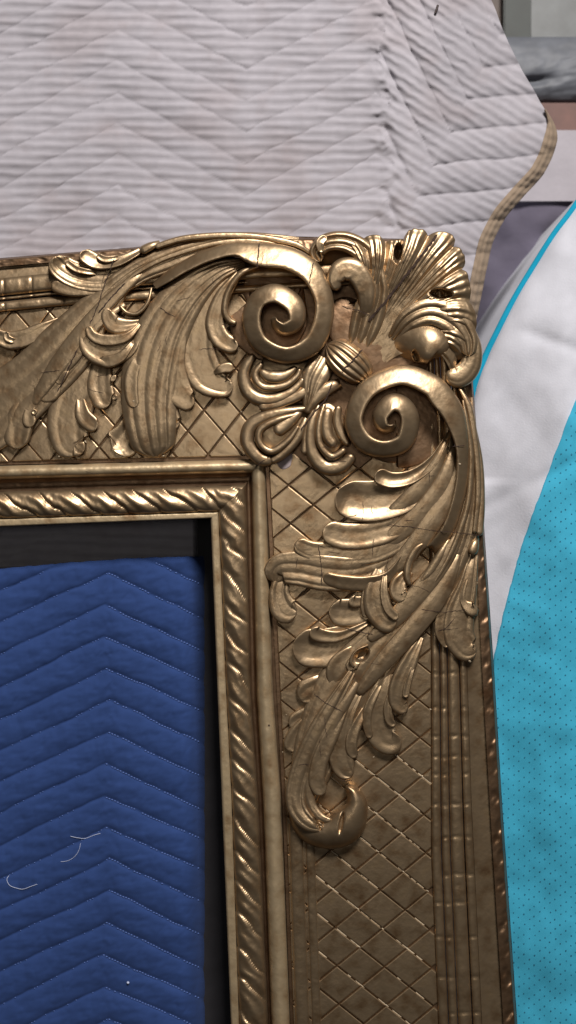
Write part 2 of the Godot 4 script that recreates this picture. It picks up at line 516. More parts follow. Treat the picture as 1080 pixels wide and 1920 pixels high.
func build_blue_blanket():
	var t := thing("moving_blanket", "navy blue quilted moving blanket inside the opening of the frame", "blanket")
	var step := 2.7
	var nu := int(960.0 / step); var nv := int(470.0 / step)
	var pts := PackedVector3Array()
	for i in nu:
		for j in nv:
			var px := lerpf(-70.0, 384.0, float(j) / (nv - 1))
			var top := pl([Vector2(0, 1066), Vector2(130, 1055), Vector2(240, 1047), Vector2(400, 1042)], px)
			top += 1.5 * wobble.get_noise_2d(px * 0.05, 3.0)
			var py := lerpf(top, 2000.0, float(i) / (nu - 1))
			pts.append(at(px, py, blue_height(px, py)))
	put("quilted_cloth", done(sheet(pts, nu, nv)), cloth(srgb(47, 69, 120), 0.09, 16, 0.08), t)
	# stitches that show along the right-hand arms of the chevrons
	var bead := SphereMesh.new(); bead.radius = 0.5; bead.height = 1.0; bead.radial_segments = 6; bead.rings = 3
	var st := SurfaceTool.new(); st.begin(Mesh.PRIMITIVE_TRIANGLES)
	var rng := RandomNumberGenerator.new(); rng.seed = 4
	for k in range(-1, 16):
		for s in 90:
			var px := -60.0 + s * 5.2
			if px > 372: break
			var apex := 200.0
			if px < apex and rng.randf() < 0.72: continue
			if rng.randf() < 0.12: continue
			var py := 1075.0 + 59.6 * k + (0.47 if px < apex else 0.46) * absf(px - apex)
			for it in 4:    # settle into the seam
				apex = 200.0 + 6.0 * sin(py * 0.02)
				var wob := 3.0 * wobble.get_noise_2d(px * 0.008, py * 0.012) + 1.4 * wobble.get_noise_2d(px * 0.03, py * 0.03)
				py = 1075.0 + 59.6 * k + (0.47 if px < apex else 0.46) * absf(px - apex) - wob
			var top := pl([Vector2(0, 1066), Vector2(130, 1055), Vector2(240, 1047), Vector2(400, 1042)], px)
			if py < top + 10 or py > 1990: continue
			var dirn := Vector3(1, 0, 0.46 if px > apex else -0.47).normalized()
			var side := dirn.cross(Vector3.UP)
			var big := 1.0 if px > apex else 0.62
			var b := Basis(dirn * 0.0030 * big, Vector3.UP * 0.0014, side * 0.0019 * big)
			st.append_from(bead, 0, Transform3D(b, at(px, py, blue_height(px, py) + 1.1)))
	var sm := put("stitching", st.commit(), cloth(srgb(92, 116, 176), 0.1, 16, 0.2), t)
	sm.set_meta("kind", "stuff")
	# lint
	var lint := cloth(srgb(196, 206, 232), 0.1, 16, 0.1)
	var lint_a := [Vector2(132, 1568), Vector2(146, 1571), Vector2(160, 1572), Vector2(176, 1566), Vector2(191, 1562)]
	var lint_b := [Vector2(151, 1581), Vector2(148, 1594), Vector2(140, 1606), Vector2(127, 1614), Vector2(111, 1616)]
	var lint_c := [Vector2(19, 1640), Vector2(13, 1648), Vector2(18, 1660), Vector2(34, 1666), Vector2(44, 1667), Vector2(58, 1662), Vector2(72, 1657)]
	var say := ["curved white lint thread touching a chevron seam on the blue blanket", "short white lint thread hanging below another thread on the blue blanket", "hooked white lint thread nearest the left edge on the blue blanket"]
	var list := [lint_a, lint_b, lint_c]
	for k in 3:
		st = SurfaceTool.new(); st.begin(Mesh.PRIMITIVE_TRIANGLES)
		var path := []
		for i in list[k].size() - 1:
			for s in 4:
				var q: Vector2 = list[k][i].cubic_interpolate(list[k][i + 1], list[k][maxi(i - 1, 0)], list[k][mini(i + 2, list[k].size() - 1)], s / 4.0)
				path.append(at(q.x, q.y, blue_height(q.x, q.y) + 0.6))
		tube(st, path, 0.00032 if k != 1 else 0.00024, 5)
		tag(put("lint_thread", st.commit(), lint, self), say[k], "lint", "lint on the blue blanket")
	st = SurfaceTool.new(); st.begin(Mesh.PRIMITIVE_TRIANGLES)
	st.append_from(bead, 0, Transform3D(Basis().scaled(Vector3(0.0036, 0.002, 0.004)), at(240, 1843, blue_height(240, 1843) + 0.8)))
	tag(put("lint_speck", st.commit(), lint, self), "small round white lint speck low on the blue blanket", "lint", "lint on the blue blanket")

# ------------------------------------------------------------------ white and turquoise cover at the right
var pipe_line := [Vector2(340, 1112), Vector2(380, 1082), Vector2(440, 1038), Vector2(500, 1000), Vector2(560, 964), Vector2(620, 933), Vector2(680, 905), Vector2(720, 889), Vector2(800, 870), Vector2(900, 862)]
var mesh_line := [Vector2(600, 1150), Vector2(745, 1082), Vector2(850, 1040), Vector2(1000, 986), Vector2(1120, 951), Vector2(1230, 926), Vector2(1400, 912), Vector2(2020, 900)]

func cover_height(px: float, py: float) -> float:
	var h := -78.0 + 34.0 * smoothstep(900, 1100, px) * smoothstep(350, 900, py)
	var e := px - sp(pipe_line, py)
	if py < 905: h -= 26.0 * exp(-maxf(e, 0.0) / 26.0)
	h += 6.0 * wobble.get_noise_2d(px * 0.005, py * 0.004)
	h += 1.5 * wobble.get_noise_2d(px * 0.012 + py * 0.006, py * 0.004 + 9.0)
	h -= 3.0 * exp(-pow((py - 620 - 0.35 * (px - 980)) / 10.0, 2.0)) * smoothstep(960, 1000, px)
	h -= 2.2 * exp(-pow((py - 905 + 0.5 * (px - 1000)) / 16.0, 2.0))
	return h

func build_cover():
	var t := thing("upholstered_seat", "white seat with turquoise piping and turquoise mesh panel right of the frame", "seat")
	var nu := 240; var nv := 44
	var pts := PackedVector3Array()
	for i in nu:
		var py := lerpf(330.0, 2010.0, float(i) / (nu - 1))
		var l := sp(pipe_line, py) if py < 900 else 862.0
		for j in nv:
			var px := lerpf(l, 1190.0, float(j) / (nv - 1))
			var p := at(px, py, cover_height(px, py))
			if j == 0: p.y = -0.95; p.x = at(px, py, -80).x
			pts.append(p)
	put("white_panel", done(sheet(pts, nu, nv)), cloth(srgb(194, 196, 206), 0.06, 10, 0.25), t)
	var st := SurfaceTool.new(); st.begin(Mesh.PRIMITIVE_TRIANGLES)
	var path := []
	for i in 90:
		var py := lerpf(335.0, 900.0, i / 89.0)
		var px := sp(pipe_line, py)
		path.append(at(px + 1, py, cover_height(px, py) + 1.0))
	tube(st, path, 0.0042, 10)
	put("edge_piping", st.commit(), cloth(srgb(24, 146, 180), 0.08, 12, 0.3), t)
	nu = 300; nv = 50
	pts = PackedVector3Array()
	for i in nu:
		var py := lerpf(640.0, 2010.0, float(i) / (nu - 1))
		var l := sp(mesh_line, py) + 1.5 * wobble.get_noise_2d(2.0, py * 0.05)
		for j in nv:
			var px := lerpf(l, 1200.0, pow(float(j) / (nv - 1), 1.25))
			pts.append(at(px, py, cover_height(px, py) + (-1.0 if j == 0 else 2.2)))
	var mp := put("mesh_panel", done(sheet(pts, nu, nv)), cloth(srgb(66, 170, 204), 0.16, 22, 0.25), t)
	# the holes of the mesh
	var disc := CylinderMesh.new(); disc.top_radius = 0.00085; disc.bottom_radius = 0.00085; disc.height = 0.0006; disc.radial_segments = 7; disc.rings = 0
	st = SurfaceTool.new(); st.begin(Mesh.PRIMITIVE_TRIANGLES)
	var rng := RandomNumberGenerator.new(); rng.seed = 9
	for r in 160:
		for c in 20:
			var px := 905.0 + c * 19.5 + (9.7 if r % 2 else 0.0) + rng.randf_range(-1.2, 1.2)
			var py := 690.0 + r * 9.2 + 0.35 * c * 9.0 + rng.randf_range(-1.2, 1.2)
			if px < sp(mesh_line, py) + 5 or px > 1120 or py > 1990: continue
			var k := rng.randf_range(0.75, 1.1)
			st.append_from(disc, 0, Transform3D(Basis().scaled(Vector3(k, 1, k * 1.15)), at(px, py, cover_height(px, py) + 2.25)))
	var holes := put("perforations", st.commit(), plain(srgb(34, 112, 144), 0.9), mp)
	holes.set_meta("kind", "stuff")

# ------------------------------------------------------------------ the frame
# the lines between its mouldings: along the top rail to the mitre, then down the right rail
var TOP := [
	[Vector2(-80, 992), Vector2(0, 988), Vector2(395, 972)],
	[Vector2(-80, 977), Vector2(0, 973), Vector2(409, 960)],
	[Vector2(-80, 927), Vector2(0, 922), Vector2(461, 909)],
	[Vector2(-80, 904), Vector2(0, 899), Vector2(471, 887)],
	[Vector2(-80, 877), Vector2(0, 873), Vector2(497, 860)],
	[Vector2(-80, 870), Vector2(0, 866), Vector2(503, 854)],
	[Vector2(-80, 592), Vector2(0, 585), Vector2(100, 575), Vector2(800, 524)],
	[Vector2(-80, 529), Vector2(0, 522), Vector2(85, 513), Vector2(834, 486)],
	[Vector2(-80, 506), Vector2(0, 500), Vector2(250, 478), Vector2(842, 466)],
	[Vector2(-80, 490), Vector2(0, 484), Vector2(250, 464), Vector2(450, 441), Vector2(848, 450)]]
var RIGHT := [
	[Vector2(395, 972), Vector2(408, 1300), Vector2(416, 1500), Vector2(433, 1920), Vector2(438, 2020)],
	[Vector2(409, 960), Vector2(424, 1300), Vector2(434, 1500), Vector2(448, 1920), Vector2(453, 2020)],
	[Vector2(461, 909), Vector2(470, 1300), Vector2(484, 1500), Vector2(503, 1920), Vector2(508, 2020)],
	[Vector2(471, 887), Vector2(481, 1300), Vector2(493, 1500), Vector2(509, 1920), Vector2(514, 2020)],
	[Vector2(497, 860), Vector2(512, 1300), Vector2(527, 1500), Vector2(544, 1920), Vector2(549, 2020)],
	[Vector2(503, 854), Vector2(525, 1300), Vector2(535, 1500), Vector2(550, 1920), Vector2(555, 2020)],
	[Vector2(800, 524), Vector2(809, 1250), Vector2(809, 1600), Vector2(822, 1920), Vector2(826, 2020)],
	[Vector2(834, 486), Vector2(866, 800), Vector2(876, 1250), Vector2(884, 1500), Vector2(904, 1920), Vector2(909, 2020)],
	[Vector2(842, 466), Vector2(878, 760), Vector2(904, 1250), Vector2(918, 1500), Vector2(944, 1920), Vector2(950, 2020)],
	[Vector2(848, 450), Vector2(878, 620), Vector2(887, 720), Vector2(905, 950), Vector2(926, 1250), Vector2(941, 1500), Vector2(970, 1920), Vector2(977, 2020)]]

func swap(a: Array) -> Array:
	var r := []
	for v in a: r.append(Vector2(v.y, v.x))
	return r

# a moulding between lines ka and kb (fractions fa..fb of that strip); prof(t, s) gives mm, s runs along the rail
func rail(parent: Node, called: String, right: bool, ka: int, kb: int, fa: float, fb: float, nv: int, prof: Callable, step := 3.0, s0 := -1000.0, mat: Material = null) -> MeshInstance3D:
	var pts := PackedVector3Array()
	var A: Array = RIGHT[ka] if right else TOP[ka]
	var B: Array = RIGHT[kb] if right else TOP[kb]
	if right:
		A = swap(A); B = swap(B)
	var nu := int(1250.0 / step) if right else int(960.0 / step)
	for i in nu:
		for j in nv:
			var t := lerpf(fa, fb, float(j) / (nv - 1))
			var corner: float = lerpf(A[0].x, B[0].x, t) if right else lerpf(A[A.size() - 1].x, B[B.size() - 1].x, t)
			var s := 0.0
			if right:
				s = lerpf(maxf(corner, s0), 2000.0, float(i) / (nu - 1))
			else:
				s = lerpf(-62.0, corner, float(i) / (nu - 1))
			var y := lerpf(pl(A, s), pl(B, s), t)
			var h: float = prof.call(float(j) / (nv - 1), s)
			var px := y if right else s
			var py := s if right else y
			h += 0.3 * wobble.get_noise_2d(px * 0.04, py * 0.04)
			splat(px, py, h)
			pts.append(at(px, py, h))
	return put(called, done(sheet(pts, nu, nv)), mat if mat else gold, parent)

func half_round(t: float) -> float:
	var u := 2.0 * t - 1.0
	return sqrt(maxf(0.0, 1.0 - u * u))

func rope(t: float, s: float, right: bool) -> float:
	var u := 2.0 * t - 1.0
	var slope := -58.0 if right else -62.0
	var pitch := 59.0
	var ph := (s + slope * t * (1.0 if right else 1.0)) / pitch + 0.3 * wobble.get_noise_1d(s * 0.012)
	if not right: ph = (s + 66.0 * t - 66.0) / 61.0 + 0.3 * wobble.get_noise_1d(s * 0.012)
	var f := fposmod(ph, 1.0)
	var strand := int(floorf(ph))
	var big := 1.0 if posmod(strand, 2) == 0 else 0.45
	var h := -6.0 + 9.5 * half_round(t)
	h += 2.2 * pow(sin(PI * f), 0.6) - 2.2
	h -= big * 2.2 * exp(-pow(minf(f, 1.0 - f) / 0.055, 2.0)) * half_round(t)
	h += 0.7 * sin(f * TAU * 2.0) * half_round(t)
	return h

var crack_right := [1263, 1327, 1381, 1419, 1452, 1509, 1570, 1640, 1693, 1757, 1832, 1900, 1960]
var crack_top := [-40, 8, 60, 118]

func reed(t: float, s: float, crown: float, low: float, which: int, right: bool) -> float:
	var h := low + (crown - low) * pow(half_round(t), 0.8)
	for c in (crack_right if right else crack_top):
		if (int(c) * 7 + which * 3) % 5 == 0: continue
		var d: float = s - c - 1.5 * sin(which * 2.0)
		if absf(d) < 8.0: h -= 1.3 * exp(-pow(d / 1.9, 2.0))
	h += 0.35 * wobble.get_noise_2d(floorf(s / 37.0) * 3.1 + which, 0.5)
	return h

func edge_profile(t: float, s: float) -> float:
	# rounded outer edge with carved nicks
	var h := -3.0 + 5.0 * sqrt(maxf(0.0, 1.0 - pow(maxf(0.0, 2.0 * t - 0.7) / 1.3, 2.0))) - 14.0 * smoothstep(0.8, 1.0, t)
	var a := fposmod(s + 16.0 * t, 57.0); var b := fposmod(s * 1.0 + 9.0 * t + 21.0, 83.0)
	h -= 2.4 * smoothstep(16, 7, absf(a - 20.0)) * smoothstep(0.25, 0.65, t) * (0.7 + 0.6 * wobble.get_noise_1d(s * 0.03))
	h -= 1.4 * smoothstep(10, 3, absf(b - 20.0)) * smoothstep(0.0, 0.3, t) * smoothstep(0.7, 0.4, t)
	return h

func build_mouldings(fr: Node3D):
	for right in [false, true]:
		rail(fr, "sight_edge", right, 0, 1, 0.0, 1.0, 9, func(t, s): return -5.0 + 1.6 * pow(half_round(clampf(t * 1.02, 0, 1)), 0.35) + (0.0 if t > 0.05 else -1.6), 5.0, -1000.0, gold_light)
		# the wall of the opening below the sight edge
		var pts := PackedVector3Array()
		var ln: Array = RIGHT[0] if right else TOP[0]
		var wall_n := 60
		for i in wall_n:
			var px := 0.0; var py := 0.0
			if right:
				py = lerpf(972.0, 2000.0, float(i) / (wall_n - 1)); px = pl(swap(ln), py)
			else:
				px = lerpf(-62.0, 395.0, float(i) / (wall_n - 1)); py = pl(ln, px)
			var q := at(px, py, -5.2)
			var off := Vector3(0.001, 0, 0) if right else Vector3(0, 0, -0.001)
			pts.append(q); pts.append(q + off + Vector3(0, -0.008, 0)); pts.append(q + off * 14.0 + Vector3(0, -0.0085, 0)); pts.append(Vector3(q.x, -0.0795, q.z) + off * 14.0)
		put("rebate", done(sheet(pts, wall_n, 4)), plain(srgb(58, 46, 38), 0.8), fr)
		rail(fr, "rope_moulding", right, 1, 2, 0.0, 1.0, 22, func(t, s): return rope(t, s, right), 2.2)
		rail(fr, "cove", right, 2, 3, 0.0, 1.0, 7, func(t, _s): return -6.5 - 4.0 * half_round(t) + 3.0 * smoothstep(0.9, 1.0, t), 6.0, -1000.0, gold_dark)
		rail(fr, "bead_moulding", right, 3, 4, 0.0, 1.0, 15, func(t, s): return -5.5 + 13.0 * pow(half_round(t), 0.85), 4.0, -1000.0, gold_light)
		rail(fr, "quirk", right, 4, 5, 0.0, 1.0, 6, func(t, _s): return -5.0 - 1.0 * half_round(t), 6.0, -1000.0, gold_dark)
		# reeded band: four reeds
		var cuts := [[0.0, 0.23, 3.0], [0.245, 0.44, 4.2], [0.455, 0.77, 5.6], [0.785, 1.0, 4.0]]
		if not right: cuts = [[0.0, 0.3, 6.0], [0.34, 0.44, 2.5], [0.48, 1.0, 6.0]]
		for k in cuts.size():
			var c: Array = cuts[k]
			rail(fr, "reed", right, 6, 7, c[0], c[1], 11, func(t, s): return reed(t, s, c[2], c[2] - 4.4, k, right), 2.6)
		rail(fr, "frieze", right, 7, 8, 0.0, 1.0, 7, func(t, _s): return 1.0 - 3.0 * t - 0.8 * half_round(t), 5.0, -1000.0, gold)
		rail(fr, "carved_edge", right, 8, 9, 0.0, 1.0, 15, func(t, s): return edge_profile(t, s), 2.6, -1000.0, gold_dark)
		# outer side down to the table
		pts = PackedVector3Array()
		var out: Array = RIGHT[9] if right else TOP[9]
		for i in 80:
			var px := 0.0; var py := 0.0
			if right:
				py = lerpf(450.0, 2000.0, i / 79.0); px = pl(swap(out), py)
			else:
				px = lerpf(-62.0, 848.0, i / 79.0); py = pl(out, px)
			var q := at(px, py, -16.0)
			var off := Vector3(-0.004, 0, 0) if right else Vector3(0, 0, 0.004)
			for z in [-0.0158, -0.025, -0.045, -0.0798]:
				var dd := Vector3(q.x, z, q.z) + off * (absf(z) - 0.016) * 12.0
				pts.append(dd)
		put("outer_side", done(sheet(pts, 80, 4)), gold_dark, fr)
	# two fillets between bead and lattice, low on the right rail
	for k in 2:
		rail(fr, "fillet", true, 5, 6, [0.01, 0.125][k], [0.115, 0.195][k], 9, func(t, s): return -1.0 + [4.6, 3.2][k] * pow(half_round(t), 0.6), 4.0, 1545.0)

func build_lattice(fr: Node3D):
	var rng := RandomNumberGenerator.new(); rng.seed = 77
	for right in [false, true]:
		var poly := PackedVector2Array()
		var A: Array = RIGHT[5] if right else TOP[5]
		var B: Array = RIGHT[6] if right else TOP[6]
		for v in A: poly.append(v)
		for i in B.size(): poly.append(B[B.size() - 1 - i])
		# ground under the lattice
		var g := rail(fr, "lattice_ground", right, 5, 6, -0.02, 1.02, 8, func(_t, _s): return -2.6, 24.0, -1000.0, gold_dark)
		var ca := 0.80; var cb := -0.82
		# line families: a leans down to the right, b leans up to the right
		for i in range(-30, 40):
			for j in range(-30, 40):
				var cs := []
				for q in [[0, 0], [1, 0], [1, 1], [0, 1]]:
					var p := Vector2()
					if right:
						# y = ca (x - 806) + 1536 + 69 a ;  y = cb (x - 806) + 1518 + 75 b
						var ya: float = 1536.0 + 69.0 * (i + q[0]); var yb: float = 1518.0 + 75.0 * (j + q[1])
						var x := (yb - ya) / (ca - cb)
						p = Vector2(806.0 + x, ya + ca * x)
					else:
						var xa: float = 387.0 + 64.0 * (i + q[0]); var xb: float = 382.0 + 72.0 * (j + q[1])
						# x = xa + (y - 775) / 1.15 ; x = xb - (y - 770) / 1.3
						var y := (xb - xa + 775.0 / 1.15 + 770.0 / 1.3) / (1.0 / 1.15 + 1.0 / 1.3)
						p = Vector2(xa + (y - 775.0) / 1.15, y)
					cs.append(p)
				var c: Vector2 = (cs[0] + cs[1] + cs[2] + cs[3]) * 0.25
				if right and (c.y < 860 or c.y > 2050 or c.x < 480 or c.x > 860): continue
				if not right and (c.x < -90 or c.x > 520 or c.y < 520 or c.y > 900): continue
				# what lies under the carving throughout is left out
				for piece in Geometry2D.intersect_polygons(PackedVector2Array(cs), poly):
					diamond(g, piece, rng)
	# worn gesso showing in some of the grooves
	var gm := plain(srgb(214, 196, 168), 0.85)
	for k in range(-4, 7):
		var st := SurfaceTool.new(); st.begin(Mesh.PRIMITIVE_TRIANGLES)
		var any := false
		var x := 590.0
		while x < 812.0:
			var len := rng.randf_range(5, 26)
			var ya := 1536.0 + 69.0 * k + 0.80 * (x - 806.0)
			var yb := 1536.0 + 69.0 * k + 0.80 * (x + len - 806.0)
			if ya > 1390 and yb < 1990 and rng.randf() < 0.74 and x + len < 810:
				var n := int(len / 2.0) + 2
				var pts := PackedVector3Array()
				var wd := rng.randf_range(1.3, 2.3)
				for i in n:
					var u := float(i) / (n - 1)
					var px := lerpf(x, x + len, u); var py := lerpf(ya, yb, u)
					for j in 3:
						var o := (j - 1) * wd * (0.7 + 0.6 * wobble.get_noise_2d(px * 0.4, j * 3.0)) * (0.45 if (i == 0 or i == n - 1) else 1.0)
						pts.append(at(px + 0.62 * o, py - 0.78 * o, -1.55 + (0.7 if j == 1 else 0.0)))
				sheet_into(st, pts, n, 3)
				any = true
			x += len + rng.randf_range(1, 9)
		if any: put("bare_gesso", st.commit(), gm, fr)

func sheet_into(st: SurfaceTool, pts: PackedVector3Array, nu: int, nv: int):
	var part := sheet(pts, nu, nv)
	part.generate_normals()
	st.append_from(part.commit(), 0, Transform3D())

func diamond(parent: Node, poly: PackedVector2Array, rng: RandomNumberGenerator):
	var c := Vector2(); 
	for v in poly: c += v
	c /= poly.size()
	var area := 0.0
	for i in poly.size():
		var a := poly[i]; var b := poly[(i + 1) % poly.size()]
		area += a.x * b.y - b.x * a.y
	if absf(area) < 160.0: return
	var s := clampf(1.0 - 3.2 / sqrt(absf(area) * 0.5) * 0.95, 0.5, 1.0)
	var s2 := clampf(s - 0.055, 0.4, 1.0)
	var tilt := Vector2(rng.randf_range(-0.009, 0.009), rng.randf_range(-0.009, 0.009))
	var lift := rng.randf_range(-0.25, 0.35)
	var st := SurfaceTool.new(); st.begin(Mesh.PRIMITIVE_TRIANGLES)
	st.set_smooth_group(-1)
	var n := poly.size()
	var ring := [[], [], []]
	for v in poly:
		for k in 3:
			var q: Vector2 = c + (v - c) * [0.985, s, s2][k]
			var h: float = -2.5 if k == 0 else lift + tilt.dot(q - c) - (0.45 if k == 1 else 0.0)
			if k > 0: splat(q.x, q.y, h)
			ring[k].append(at(q.x, q.y, h))
	splat(c.x, c.y, lift)
	var mid := at(c.x, c.y, lift + 0.25)
	var order := area > 0
	for i in n:
		var j := (i + 1) % n
		var fan := [[ring[0][i], ring[0][j], ring[1][j]], [ring[0][i], ring[1][j], ring[1][i]], [ring[1][i], ring[1][j], ring[2][j]], [ring[1][i], ring[2][j], ring[2][i]], [ring[2][i], ring[2][j], mid]]
		for f in fan:
			if order:
				st.add_vertex(f[0]); st.add_vertex(f[1]); st.add_vertex(f[2])
			else:
				st.add_vertex(f[0]); st.add_vertex(f[2]); st.add_vertex(f[1])
	st.generate_normals()
	put("lattice_diamond", st.commit(), gold, parent)

func relief_at(px: float, py: float) -> float:
	return relief[clampi(int(py * 0.5), 0, RH - 1) * RW + clampi(int(px * 0.5), 0, RW - 1)]

# a crack lying in the surface
func crack(parent: Node, P: Array, wd: float, deep := 0.35):
	var Q: Array[Vector2] = []
	for i in P.size() - 1:
		var a: Vector2 = P[i]; var b: Vector2 = P[i + 1]
		var n := maxi(2, int(a.distance_to(b) / 3.0))
		for s in n: Q.append(a.lerp(b, float(s) / n) + Vector2(wobble.get_noise_2d(a.x + s * 0.3, 1.0), wobble.get_noise_2d(a.y + s * 0.3, 7.0)) * 1.6)
	Q.append(P[P.size() - 1])
	var pts := PackedVector3Array()
	for i in Q.size():
		var d := (Q[mini(i + 1, Q.size() - 1)] - Q[maxi(i - 1, 0)]).normalized()
		var nor := Vector2(-d.y, d.x)
		var w := wd * 0.5 * (0.75 + 0.5 * wobble.get_noise_2d(Q[i].x * 0.2, Q[i].y * 0.2)) * (0.2 if (i == 0 or i == Q.size() - 1) else 1.0)
		var h := -2.0
		for a in range(-1, 2):
			for b in range(-1, 2):
				h = maxf(h, relief[clampi(int(Q[i].y * 0.5) + b, 0, RH - 1) * RW + clampi(int(Q[i].x * 0.5) + a, 0, RW - 1)])
		for j in 3:
			var q := Q[i] + nor * (j - 1) * w
			pts.append(at(q.x, q.y, h + 0.12 + (0.1 if j == 1 else 0.0)))
	put("crack", done(sheet(pts, Q.size(), 3)), crack_mat, parent)
var crack_mat: StandardMaterial3D

func build_frame():
	var fr := thing("picture_frame", "carved and gilded wooden picture frame with scrolls and acanthus leaves", "picture frame")
	crack_mat = plain(srgb(58, 40, 30), 0.9)
	build_mouldings(fr)
	build_lattice(fr)
	build_volutes(fr)
	build_right_spray(fr)
	build_top_spray(fr)
	build_corner(fr)
	build_cracks(fr)

func build_volutes(fr: Node3D):
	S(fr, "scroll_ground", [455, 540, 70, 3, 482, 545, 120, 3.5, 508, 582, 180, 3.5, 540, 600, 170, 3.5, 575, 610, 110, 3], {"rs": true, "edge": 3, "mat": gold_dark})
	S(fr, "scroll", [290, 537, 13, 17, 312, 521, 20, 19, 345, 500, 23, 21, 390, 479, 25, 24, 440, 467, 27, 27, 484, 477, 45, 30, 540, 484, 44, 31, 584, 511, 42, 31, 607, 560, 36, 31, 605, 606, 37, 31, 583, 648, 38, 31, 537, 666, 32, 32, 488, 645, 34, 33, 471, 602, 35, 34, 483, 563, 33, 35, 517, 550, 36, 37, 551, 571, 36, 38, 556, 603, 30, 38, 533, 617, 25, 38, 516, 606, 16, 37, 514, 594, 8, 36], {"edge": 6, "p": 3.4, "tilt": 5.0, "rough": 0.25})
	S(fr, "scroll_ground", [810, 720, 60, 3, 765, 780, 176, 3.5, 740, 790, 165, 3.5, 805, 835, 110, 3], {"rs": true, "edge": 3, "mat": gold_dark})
	S(fr, "scroll", [809, 1032, 24, 17, 825, 1015, 26, 19, 845, 983, 25, 21, 861, 930, 24, 22, 868, 880, 24, 24, 866, 830, 28, 27, 851, 778, 42, 30, 829, 745, 46, 31, 806, 721, 42, 31, 752, 703, 38, 31, 690, 729, 36, 31, 663, 783, 34, 31, 680, 827, 36, 32, 718, 842, 32, 33, 757, 829, 34, 34, 769, 789, 35, 36, 757, 761, 33, 37, 733, 756, 34, 38, 713, 780, 30, 38, 719, 801, 22, 38, 733, 803, 14, 37, 741, 796, 7, 36], {"edge": 6, "p": 3.4, "tilt": -5.0, "rough": 0.25})

